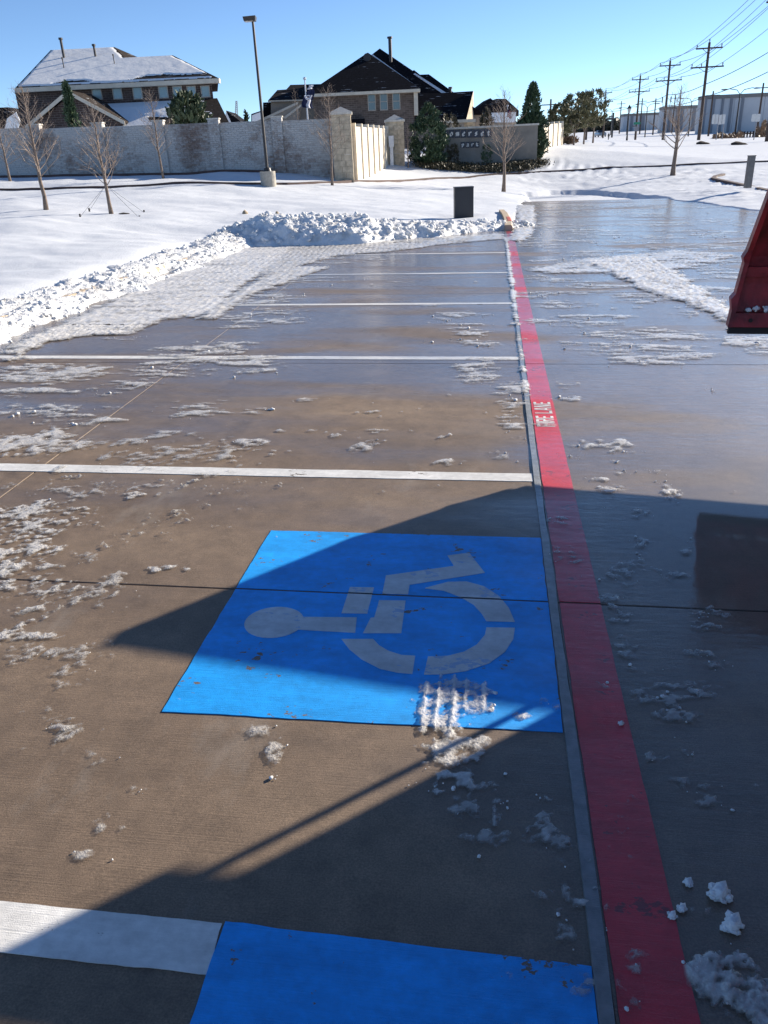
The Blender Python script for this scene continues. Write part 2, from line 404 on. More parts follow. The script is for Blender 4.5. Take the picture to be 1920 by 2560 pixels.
# ------------------------------------------------------------------ terrain
CP = [  # pixel, pixel, distance ahead: where the snow surface stands
 (0, 620, 15), (400, 600, 16.5), (0, 700, 12), (278, 532, 22), (115, 523, 23), (0, 520, 23), (500, 540, 22), (700, 520, 22.5), (900, 510, 23.5),
 (0, 437, 37), (300, 431, 37), (690, 424, 37), (880, 424, 36), (671, 455, 32), (27, 459, 34), (409, 448, 34), (829, 439, 34),
 (0, 473, 31), (309, 466, 31), (560, 464, 31), (929, 456, 33), (1240, 438, 36), (1560, 418, 42), (1864, 407, 47),
 (1000, 389, 48), (1080, 387, 48), (1260, 380, 49), (1340, 372, 53), (1398, 362, 61), (1434, 364, 64), (1482, 357, 74), (1260, 421, 39), (1685, 405, 44),
 (1160, 536, 23.2), (1100, 480, 27), (1746, 350, 95), (1657, 350, 118), (1588, 350, 145), (1507, 345.6, 192), (1917, 353, 77), (1750, 360, 78), (1400, 390, 50), (1700, 380, 60),
 (1875, 446, 30.5), (1780, 450, 29.5), (1920, 480, 24.5), (1750, 480, 26.5), (1320, 470, 33), (1500, 465, 33.5), (1600, 440, 36), (1400, 455, 34),
 (1500, 338, 260), (1560, 326, 400), (1900, 321, 260), (1700, 322, 300), (0, 405, 80), (500, 390, 80), (900, 372, 80), (1200, 352, 110), (200, 380, 160), (900, 360, 160), (1300, 345, 200), (2100, 340, 90), (2300, 500, 25), (-300, 560, 22), (-300, 440, 37)]
P = [np.array(at(*c)) for c in CP]
P += [np.array((-30, 5, .3)), np.array((-15, 0, .25)), np.array((-9, 3, .15)), np.array((-30, -20, .3)), np.array((-9, 9, .0)), np.array((30, 5, -.5)), np.array((25, -20, -.2))]
for a in np.radians((-60, -30, 0, 30, 60)):
    for rr_, zz in ((700, 11), (1800, 24)): P.append(np.array((CX+rr_*math.sin(a), CY+rr_*math.cos(a), zz)))
P = np.array(P)
def tps_k(r2): return np.where(r2 > 0, r2*np.log(np.maximum(r2, 1e-9)), 0)
def warp(xy):                                              # compress distance so near and far points weigh alike
    d = xy - EYE[:2]; r = np.hypot(d[:, 0], d[:, 1]); k = np.log1p(r/12.)/np.maximum(r, 1e-6)
    return d*k[:, None]
Q = warp(P[:, :2]); n_ = len(Q)
ang = P[:, 2]
A = np.zeros((n_+3, n_+3)); A[:n_, :n_] = tps_k(((Q[:, None]-Q[None])**2).sum(-1)) + np.eye(n_)*.02
A[:n_, n_] = 1; A[:n_, n_+1:] = Q; A[n_, :n_] = 1; A[n_+1:, :n_] = Q.T
TW = np.linalg.solve(A, np.r_[ang, 0, 0, 0])
def TZ0(x, y):
    x = np.atleast_1d(np.asarray(x, float)); y = np.atleast_1d(np.asarray(y, float)); sh = x.shape
    q = warp(np.stack([x.ravel(), y.ravel()], 1)); out = np.zeros(len(q))
    for i in range(0, len(q), 20000):
        c = q[i:i+20000]
        out[i:i+20000] = tps_k(((c[:, None]-Q[None])**2).sum(-1)) @ TW[:n_] + TW[n_] + c @ TW[n_+1:]
    return out.reshape(sh)
# the bare (ploughed) pavement: left curb u=-5.6, end of stalls, lane running on to the drive
lane_px = [(1286, 590), (1308, 540), (1318, 484), (1400, 477), (1500, 479), (1600, 487), (1700, 503), (1800, 517), (1925, 532)]
LP = [gnd(*p) for p in lane_px]
LANE = [(-5.6, -12), (-5.6, 16.9), (-3.0, 17.0), (-1.5, 18.2), (-.1, 19.6)] + [(p[0], p[1]) for p in LP[1:]] + [(30, 22), (30, -12)]
def sdf_poly(x, y, poly):
    d = np.full(np.shape(x), 1e9); ins = np.zeros(np.shape(x), bool)
    for i in range(len(poly)):
        ax, ay = poly[i]; bx, by = poly[(i+1) % len(poly)]
        ex, ey = bx-ax, by-ay; t_ = np.clip(((x-ax)*ex+(y-ay)*ey)/(ex*ex+ey*ey+1e-12), 0, 1)
        d = np.minimum(d, np.hypot(x-ax-t_*ex, y-ay-t_*ey))
        c_ = (ay > y) != (by > y)
        with np.errstate(divide='ignore', invalid='ignore'):
            ins ^= c_ & (x < (bx-ax)*(y-ay)/(by-ay+1e-12)+ax)
    return np.where(ins, -d, d)
def segdist(x, y, pts):
    d = np.full(np.shape(x), 1e9)
    for (ax, ay), (bx, by) in zip(pts[:-1], pts[1:]):
        ex, ey = bx-ax, by-ay; t_ = np.clip(((x-ax)*ex+(y-ay)*ey)/(ex*ex+ey*ey+1e-12), 0, 1); d = np.minimum(d, np.hypot(x-ax-t_*ex, y-ay-t_*ey))
    return d
def TZ(x, y, detail=True):
    x = np.atleast_1d(np.asarray(x, float)); y = np.atleast_1d(np.asarray(y, float))
    z = TZ0(x, y); d = sdf_poly(x, y, LANE)
    dA = segdist(x, y, LANE[1:5]); dB = segdist(x, y, LANE[4:8])       # round off the crease over the island
    ds = 1/np.sqrt(1/np.maximum(dA, .02)**2+1/np.maximum(dB, .02)**2); wi = sstep(2.5, -.5, x)*sstep(16.5, 19., y)*(d > 0)
    d = d*(1-wi)+np.minimum(ds*1.15, d+.4)*wi
    lot = LZ(x, y)
    near = sstep(14., 0., np.maximum(d, 0))                # meet the lot with a snow cover on it
    edge = lot + .012 + .05*sstep(0., 1.2, d) + .13*sstep(.0, 1.0, d)*sstep(-.5, -5.5, x)
    z = z*(1-near*.0) 
    kw_ = sstep(-12., -5., x)*sstep(16., 21., y); k = kw_*np.clip(d/15., 0, 1)+(1-kw_)*sstep(0., 6., d); z = edge*(1-k) + z*k
    if detail:
        r = np.hypot(x-CX, y-CY); f_ = sstep(90., 20., r)*sstep(.0, 1.5, d)
        z = z + f_*((fbm(x*.35, y*.55, 3, 3)-.5)*.22 + (fbm(x*1.4+y*.3, y*3.2, 5, 3)-.5)*.035)
        tr = sstep(.2, 1.5, d)*sstep(14., 8., d)*(x > 1.0)   # churned, tyre-marked snow at the mouth of the drive
        z = z + tr*((fbm(x*2.2, y*2.2, 8, 4)-.5)*.10 + .03*np.sin((x*.8+y*1.9)*16)*(fbm(x*.6, y*.6, 9, 2) > .52))
    wob = (fbm(x*1.2, y*1.2, 7, 4)-.5)*.7*sstep(16, 19, y)
    z = np.where(d+wob < 0, lot-.16, np.where(d+wob < .12, lot-.16+(z-lot+.16)*np.clip((d+wob)/.12, 0, 1), z))
    return z
def tz(x, y): return float(TZ(np.array([x]), np.array([y]), False)[0])
a1 = np.radians(np.r_[np.arange(-180, -48, 6), np.arange(-48, 42, .16), np.arange(42, 180, 6)]); na = len(a1)
rr = [3.0]
while rr[-1] < 70: rr.append(rr[-1]*1.0075)
while rr[-1] < 2500: rr.append(rr[-1]*1.06)
rr = np.array(rr)
AA, RR = np.meshgrid(a1, rr)
AA = AA - YAW
gx = CX + RR*np.sin(AA); gy = CY + RR*np.cos(AA)
gz = TZ(gx, gy)
idx = np.arange(gx.size).reshape(gx.shape)
q = np.stack([idx[:-1], idx[1:], np.roll(idx, -1, 1)[1:], np.roll(idx, -1, 1)[:-1]], -1).reshape(-1, 4)[:, ::-1]
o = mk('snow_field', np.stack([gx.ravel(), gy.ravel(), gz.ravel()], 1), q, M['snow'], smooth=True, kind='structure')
def gpt(px, py, Y):                                        # a thing's foot: pixel column and distance, set on the terrain
    p = at(px, py, Y); p.z = tz(p.x, p.y); return p

_t = np.arange(9., 90., .06)
def onray(px, py):                                         # where the view of a pixel meets the snow
    d = ray(px, py); d = d/(d @ FH); X = EYE[0]+_t*d[0]; Y = EYE[1]+_t*d[1]; Zr = EYE[2]+_t*d[2]
    g_ = TZ(X, Y, False); hit = np.nonzero(Zr < g_)[0]
    i = hit[0] if len(hit) else len(_t)-1
    return Vector((X[i], Y[i], g_[i]))

# ------------------------------------------------------------------ pavement slabs with real joints
def lotv(u, v, h=0.): return (u, v, LZ(u, v)+h)
pave = bpy.data.objects.new('pavement', None); COL.objects.link(pave); pave['kind'] = 'structure'; OFF['pavement'] = Vector((0, 0, 0))
JV = [-12, -8.7, -4.95, -1.2, 2.553, 6.34, 10.05, 13.8, 17.55, 21.3, 25.05, 28.8, 33]
def slab(u0, u1, u0b, u1b, v0, v1):
    g = .003; c = .003
    a = [(u0+g, v0+g), (u1-g, v0+g), (u1b-g, v1-g), (u0b+g, v1-g)]
    i_ = [(u0+g+c, v0+g+c), (u1-g-c, v0+g+c), (u1b-g-c, v1-g-c), (u0b+g+c, v1-g-c)]
    V = [lotv(*p, -.12) for p in a] + [lotv(*p, -c) for p in a] + [lotv(*p) for p in i_]
    F = [[0, 1, 5, 4], [1, 2, 6, 5], [2, 3, 7, 6], [3, 0, 4, 7], [4, 5, 9, 8], [5, 6, 10, 9], [6, 7, 11, 10], [7, 4, 8, 11], [8, 9, 10, 11]]
    mk('concrete_slab', V, F, M['conc'], pave)
def ujoint(v): return -2.62 - .046*v
for i in range(len(JV)-1):
    v0, v1 = JV[i], JV[i+1]
    if v0 < 18:
        slab(-5.7, ujoint(v0), -5.7, ujoint(v1), v0, v1); slab(ujoint(v0), -.012, ujoint(v1), -.012, v0, v1)
    for a, b_ in ((-.012, 4.2), (4.2, 8.4), (8.4, 30)): slab(a, b_, a, b_, v0, v1)
mb = MB(); mb.poly([lotv(-5.7, -12, -.03), lotv(30, -12, -.03), lotv(30, 33, -.03), lotv(-5.7, 33, -.03)])
mb.build('joint_filler', M['mulch'], pave)
# ------------------------------------------------------------------ painted markings
def sheet(poly, h, name, mat, parent, th=.0025, cut=True, nsub=0):
    parts = [poly]
    if cut:
        parts = []
        for j in range(len(JV)-1):
            p = clip_half(clip_half(poly, 0, -1, -(JV[j]+.006)), 0, 1, JV[j+1]-.006)
            if len(p) >= 3: parts.append(p)
    for p in parts:
        ar = sum(p[i][0]*p[(i+1) % len(p)][1]-p[(i+1) % len(p)][0]*p[i][1] for i in range(len(p)))
        if abs(ar) < 1e-5: continue
        if ar < 0: p = p[::-1]
        n = len(p)
        V = [lotv(*q_, .0005) for q_ in p] + [lotv(*q_, h) for q_ in p]
        mk(name, V, [list(range(n, 2*n))] + [[i, (i+1) % n, (i+1) % n+n, i+n] for i in range(n)], mat, parent)
def ragged(poly, amp, seed, step=.02):
    out = []
    for i in range(len(poly)):
        a = poly[i]; b_ = poly[(i+1) % len(poly)]; L_ = math.hypot(b_[0]-a[0], b_[1]-a[1]); n = max(1, int(L_/step))
        nx, ny = (b_[1]-a[1])/L_, -(b_[0]-a[0])/L_
        for k in range(n):
            t_ = k/n; x = a[0]+(b_[0]-a[0])*t_; y = a[1]+(b_[1]-a[1])*t_
            e = (float(fbm(np.array(x*14.), np.array(y*14.), seed, 3))-.5)*2*amp
            out.append((x+nx*e, y+ny*e))
    return out
ada = thing('accessible_parking_symbol', 'bright blue painted square with pale wheelchair symbol, half in truck shadow', 'marking', lotv(-.65, 2.45))
sheet(ragged([(-1.255, 1.79), (-.043, 1.812), (-.043, 3.10), (-1.258, 3.088)], .004, 31), .003, 'blue_field', M['blue'], ada)
G = lambda pts: [gnd(*p) for p in pts]
def arcpts(cx, cy, r_, a0, a1_, n=24): return [(cx+r_*math.cos(R(a0+(a1_-a0)*i/n)), cy+r_*math.sin(R(a0+(a1_-a0)*i/n))) for i in range(n+1)]
c0 = gnd(686, 1557); hu = abs(gnd(612, 1557)[0]-c0[0]); hv = abs(gnd(686, 1519)[1]-c0[1])
head = []
for i in range(30):
    a = R(24 + (336-24)*i/29); head.append((c0[0]+hu*math.cos(a), c0[1]+hv*math.sin(a)))
head += G([(888, 1584), (892, 1546)])
syms = [head, G([(875, 1470), (935, 1471), (918, 1536), (854, 1535)]),
        G([(948, 1503), (1014, 1504), (1003, 1585), (908, 1585), (927, 1547), (936, 1546)]),
        G([(965, 1441), (1135, 1417), (1119, 1391), (1173, 1384), (1212, 1434), (1024, 1464), (1020, 1488), (956, 1486)])]
# the wheel: a ring in three stencil pieces
def ringpiece(op, ip): return G(op) + G(ip[::-1])
syms += [ringpiece([(1063, 1472), (1120, 1457), (1166, 1456), (1210, 1468), (1247, 1492), (1272, 1522), (1287, 1557)], [(1063, 1473), (1110, 1479), (1150, 1494), (1184, 1514), (1204, 1536), (1216, 1555)]),
         ringpiece([(1287, 1572), (1283, 1600), (1262, 1632), (1222, 1661), (1165, 1680), (1110, 1688), (1060, 1689)], [(1216, 1571), (1212, 1590), (1192, 1614), (1160, 1632), (1120, 1642), (1070, 1644)]),
         ringpiece([(854, 1600), (874, 1626), (905, 1651), (950, 1674), (995, 1684), (1031, 1687)], [(933, 1600), (948, 1616), (972, 1630), (1004, 1640), (1038, 1642)])]
for s_ in syms: sheet(s_, .0048, 'symbol_stroke', M['symbol'], ada)
lab = {3.82: 'white stall line just beyond the blue wheelchair symbol', 6.53: 'white stall line second beyond the blue symbol, level with tall slush streaks',
       9.30: 'white stall line third beyond the blue symbol', 12.02: 'thin white stall line fourth beyond the blue symbol', 14.75: 'farthest visible white stall line before the snow pile'}
for i, (v, l_) in enumerate(lab.items()):
    t_ = thing('parking_line', l_, 'marking', lotv(-2.5, v), 'white stall lines')
    e = .03 if i == 0 else 0
    sheet(ragged([(-5.2, v-.058-e), (-.046, v-.055), (-.046, v+.055), (-5.2, v+.052-e)], .004, 40+i, .04), .003, 'painted_stripe', M['white'], t_)
t_ = thing('parking_line', 'nearest stall line, white with a wide blue end by the red stripe', 'marking', lotv(-.9, 1.04), 'white stall lines')
sheet(ragged([(-5.2, .985), (-.826, .98), (-.835, 1.10), (-5.2, 1.095)], .003, 51), .003, 'painted_stripe', M['white'], t_)
sheet(ragged([(-.822, .45), (-.041, .45), (-.041, 1.085), (-.831, 1.104)], .004, 52), .0034, 'blue_field', M['blue'], t_)
fire = thing('fire_lane_stripe', 'long dark red fire lane stripe running away beside the stalls', 'marking', lotv(.075, 8))
sheet(ragged([(.001, -2), (.153, -2), (.143, 19.6), (-.002, 19.6)], .003, 61, .04), .003, 'red_stripe', M['red'], fire)
# stencilled letters, tops towards the stalls
LET = {'F': [(0, 0, .18, 1), (.22, .82, .75, 1), (.22, .42, .62, .58)], 'I': [(0, 0, .2, 1)],
       'R': [(0, 0, .18, 1), (.22, .84, .66, 1), (.60, .5, .78, .96), (.22, .46, .66, .6), ('d', .38, .46, .62, 0)],
       'E': [(0, 0, .18, 1), (.22, .84, .72, 1), (.22, .43, .62, .57), (.22, 0, .72, .16)],
       'L': [(0, 0, .18, 1), (.22, 0, .72, .16)], 'A': [('d', .32, 1, .04, 0), ('d', .46, 1, .74, 0), (.24, .26, .58, .40)],
       'N': [(0, 0, .18, 1), (.60, 0, .78, 1), ('d', .2, 1, .58, 0)]}
adv = {'I': .34, ' ': .55}
tw = sum(adv.get(c, .95) for c in 'FIRE LANE'); k_ = .555/tw; x_ = 0.
for c in 'FIRE LANE':
    if c != ' ':
        for b_ in LET[c]:
            if b_[0] == 'd': q_ = [(b_[1]-.09, b_[2]), (b_[3]-.09, b_[4]), (b_[3]+.09, b_[4]), (b_[1]+.09, b_[2])]
            else: q_ = [(b_[0], b_[1]), (b_[2], b_[1]), (b_[2], b_[3]), (b_[0], b_[3])]
            sheet([(.128-.112*y_, 4.685+(x_+xx)*k_) for xx, y_ in q_], .0046, 'letter_stroke', M['white'], fire, cut=False)
    x_ += adv.get(c, .95)
# joint strip between stalls and lane
vs = np.arange(-2, 19.8, .035); wv1 = (fbm(vs*2.1, vs*0, 71, 3)-.5)*.010; wv2 = (fbm(vs*3.3, vs*0+4, 72, 4)-.5)*.012
V = []; F = []
for i, v in enumerate(vs):
    hh = .006+.004*float(vn(np.array(v*3.), np.array(0.), 73))
    V += [lotv(-.0415+wv1[i], v, .0005), lotv(-.040+wv1[i], v, hh), lotv(-.008+wv2[i], v, hh*.8), lotv(-.006+wv2[i], v, .0005)]
    if i: a = 4*(i-1); F += [[a, a+1, a+5, a+4], [a+1, a+2, a+6, a+5], [a+2, a+3, a+7, a+6]]
F = [f[::-1] for f in F]
mk('joint_strip', V, F, M['strip'], pave)

# ------------------------------------------------------------------ curbs
def sweep(path, prof, name, mat, parent=None, zf=None, **kw):
    V = []; F = []; n = len(prof)
    for i, p in enumerate(path):
        a = path[max(i-1, 0)]; b_ = path[min(i+1, len(path)-1)]; dx, dy = b_[0]-a[0], b_[1]-a[1]; L_ = math.hypot(dx, dy)
        nx, ny = dy/L_, -dx/L_
        z = zf(p[0], p[1]) if zf else p[2]
        for w_, h_ in prof: V.append((p[0]+nx*w_, p[1]+ny*w_, z+h_))
        if i:
            for j in range(n-1): a0 = (i-1)*n+j; F.append([a0, a0+n, a0+n+1, a0+1])
    F.append(list(range(n))); F.append([len(V)-n+j for j in range(n)][::-1])
    return mk(name, V, F, mat, parent, **kw)
CPROF = [(.09, -.1), (.085, .075), (.06, .10), (-.09, .10), (-.09, -.1)]
o = sweep([(-5.66, v) for v in np.arange(-10, 17.2, .4)], CPROF, 'stall_curb', M['curb'], zf=LZ, kind='structure')
nose = [at(1271, 575, 19.2), at(1272, 556, 20.5), at(1268, 538, 22), at(1262, 518, 24), at(1255, 505, 25.4)]
nz = [(p.x, p.y, max(LZ(p.x, p.y), tz(p.x, p.y)-.10)) for p in nose]
o = sweep(nz, [(.10, -.1), (.09, .10), (.06, .13), (-.09, .13), (-.09, -.1)], 'island_curb', M['curb'], kind='structure')
o = sweep([(p[0], p[1], p[2]+.004) for p in nz[1:3]], [(.104, -.1), (.094, .102), (.062, .132), (-.02, .133)], 'red_curb_paint', M['curbred'], kind='structure')
def curbline(pts, name, h, w_):
    path = []
    for a, b_ in zip(pts[:-1], pts[1:]):
        for k in range(8): path.append(onray(a[0]+(b_[0]-a[0])*k/8, a[1]+(b_[1]-a[1])*k/8))
    for _ in range(3): path = [path[0]]+[(path[i-1]+path[i]*2+path[i+1])/4 for i in range(1, len(path)-1)]+[path[-1]]
    path = [(p.x, p.y, float(TZ(np.array([p.x]), np.array([p.y]))[0])) for p in path]
    return sweep(path, [(w_, -.2), (w_, h), (-w_, h), (-w_, -.2)], name, M['curbdark'], kind='structure')
curbline([(-60, 476, 31), (0, 473, 31), (309, 466, 31), (560, 464, 31), (929, 456, 33), (1240, 438, 36), (1560, 418, 42), (1864, 407, 47), (2000, 401, 50)], 'street_curb', .07, .07)
curbline([(-60, 444, 35), (300, 438, 35.2), (640, 432, 35.4), (850, 427, 35.4)], 'wall_foot_curb', .09, .06)
isl = [onray(1925, 481), onray(1860, 466), onray(1800, 453), onray(1783, 448.5), onray(1788, 443), onray(1808, 438)]
path = []
for a, b_ in zip(isl[:-1], isl[1:]):
    for k in range(6): path.append(a.lerp(b_, k/6))
path.append(isl[-1])
sweep([(p.x, p.y, p.z) for p in path], [(-.13, -.2), (-.13, .03), (-.10, .08), (.10, .08), (.13, -.2)], 'drive_island_curb', M['curbdark'], kind='structure')

# ------------------------------------------------------------------ ploughed windrow and snow pile
def seg_h(x, y, pts, pw):
    H_ = np.zeros(np.shape(x))
    for (ax, ay, ah, aw), (bx, by, bh, bw) in zip(pts[:-1], pts[1:]):
        ex, ey = bx-ax, by-ay; t_ = np.clip(((x-ax)*ex+(y-ay)*ey)/(ex*ex+ey*ey), 0, 1)
        d = np.hypot(x-ax-t_*ex, y-ay-t_*ey)/(aw+(bw-aw)*t_)
        H_ = np.maximum(H_, (ah+(bh-ah)*t_)*np.clip(1-np.abs(d)**pw, 0, 1))
    return H_
def lumpy(x, y, H_, s, big):
    d1, c1 = worley(x*big, y*big, s); d2, c2 = worley(x*big*2.7, y*big*2.7, s+20)
    k = sstep(0., .18, H_)
    cz = sstep(.42, .60, fbm(x*1.3, y*1.3, s+8, 3))          # crumbly zones between smooth pushed slabs
    d3, c3 = worley(x*big*6, y*big*6, s+30)
    return H_*(.70+.55*fbm(x*1.7, y*1.7, s+3, 3)) + k*(cz*((.5-d1)*.06*(c1 > .4) + (c1-.5)*.05) + (.25+.75*cz)*(.5-d2)*.030 + (.3+.7*cz)*(.5-d3)*.020 + (fbm(x*16, y*16, s+1, 4)-.5)*.045)
def snowheap(name, pts, pw, box_, step, s, big, label):
    u_ = np.arange(box_[0], box_[1], step); v_ = np.arange(box_[2], box_[3], step); U_, V_ = np.meshgrid(u_, v_)
    wx = U_+(fbm(U_*2, V_*2, s+40, 3)-.5)*.5; wy = V_+(fbm(U_*2, V_*2, s+50, 3)-.5)*.5
    H_ = seg_h(wx, wy, pts, pw); Hs = lumpy(U_, V_, H_, s, big)
    if s == 200:                                           # a stretch where the curb face shows through
        gap = np.exp(-((V_-12.2)/.55)**2)*sstep(-5.62, -5.5, U_)*sstep(-5.2, -5.4, U_); Hs = Hs*(1-gap)
    base_ = np.maximum(LZ(U_, V_), TZ(U_, V_))
    Z_ = base_ - .03 + np.where(H_ > .015, Hs + (np.random.RandomState(s).rand(*U_.shape)-.5)*.020*sstep(.02, .12, H_), 0)
    # push cells sideways so that the faces overhang a little
    X_ = U_+(vn(U_*9, V_*9, s+60)-.5)*step*1.2; Y_ = V_+(vn(U_*9, V_*9, s+61)-.5)*step*1.2
    keep = H_ > .012; id_ = np.arange(U_.size).reshape(U_.shape)
    q_ = np.stack([id_[:-1, :-1], id_[:-1, 1:], id_[1:, 1:], id_[1:, :-1]], -1)
    kk = keep[:-1, :-1] | keep[:-1, 1:] | keep[1:, 1:] | keep[1:, :-1]; q_ = q_[kk]
    us, inv = np.unique(q_, return_inverse=True)
    o_ = mk(name, np.stack([X_.ravel(), Y_.ravel(), Z_.ravel()], 1)[us], inv.reshape(-1, 4), M['pile'], smooth=False)
    tag(o_, label, 'snow bank'); return o_, U_, V_, H_, Z_
rnd = random.Random(4)
RIDGE = [(-5.66, 5.2, .14, .58), (-5.62, 7, .145, .60), (-5.64, 9, .14, .58), (-5.66, 11, .15, .56), (-5.68, 13.5, .15, .54), (-5.75, 16.0, .16, .58), (-5.8, 17.2, .20, .64)]
PILE = [(-5.6, 17.5, .22, .8), (-5.0, 17.6, .37, 1.0), (-4.3, 17.5, .42, 1.1), (-3.5, 17.6, .38, 1.05), (-2.7, 18.1, .25, .8), (-1.5, 19.1, .18, .62), (-.4, 20.1, .17, .52), (.35, 20.6, .11, .45)]
w1 = snowheap('snow_windrow', RIDGE, 2.2, (-7, -4.6, 4.6, 17.6), .03, 200, 5., 'long low ridge of plowed white snow along the left curb')
w2 = snowheap('snow_pile', PILE, 3.2, (-7.3, 1.3, 16.1, 21.6), .032, 300, 3.2, 'tall lumpy plowed snow pile at the end of the stalls')
def ico(sub):
    import bmesh
    bm = bmesh.new(); bmesh.ops.create_icosphere(bm, subdivisions=sub, radius=1.)
    V_ = np.array([v.co[:] for v in bm.verts]); F_ = np.array([[v.index for v in f.verts] for f in bm.faces]); bm.free(); return V_, F_
I1, I2 = ico(1), ico(2)
def lumps(name, items, mat, I=I1, parent=None, **kw):
    V_ = []; F_ = []; n = 0; rg = np.random.RandomState(hash(name) % 999 if False else len(items))
    for (x, y, z, s_) in items:
        q3 = rg.normal(0, 1, (4, 3))*1.5; disp = sum(np.sin(I[0] @ q3[i_] + rg.uniform(0, 6)) for i_ in range(4))*.11
        nrm = I[0]*(1+disp[:, None]+rg.uniform(-.16, .16, (len(I[0]), 1)))*rg.uniform(.65, 1.35, 3)
        a = rg.uniform(0, 6.28); c_, d_ = math.cos(a), math.sin(a)
        p = np.stack([nrm[:, 0]*c_-nrm[:, 1]*d_, nrm[:, 0]*d_+nrm[:, 1]*c_, nrm[:, 2]*.8], 1)*s_ + (x, y, z)
        V_.append(p); F_.append(I[1]+n); n += len(p)
    return mk(name, np.concatenate(V_), np.concatenate(F_), mat, parent, **kw)
def heap_lumps(hp, n, smin, smax, hmin):
    o_, U_, V_, H_, Z_ = hp; ok = np.argwhere(H_ > hmin); it = []
    for _ in range(n):
        i, j = ok[rnd.randrange(len(ok))]; s_ = smin+(smax-smin)*rnd.random()**4.5
        it.append((U_[i, j], V_[i, j], Z_[i, j]+s_*.25, s_))
    return it
lumps('snow_lumps', heap_lumps(w1, 2600, .006, .034, .015), M['pile'], parent=w1[0], kind='stuff')
lumps('snow_lumps', heap_lumps(w2, 1700, .008, .070, .02), M['pile'], parent=w2[0], kind='stuff')

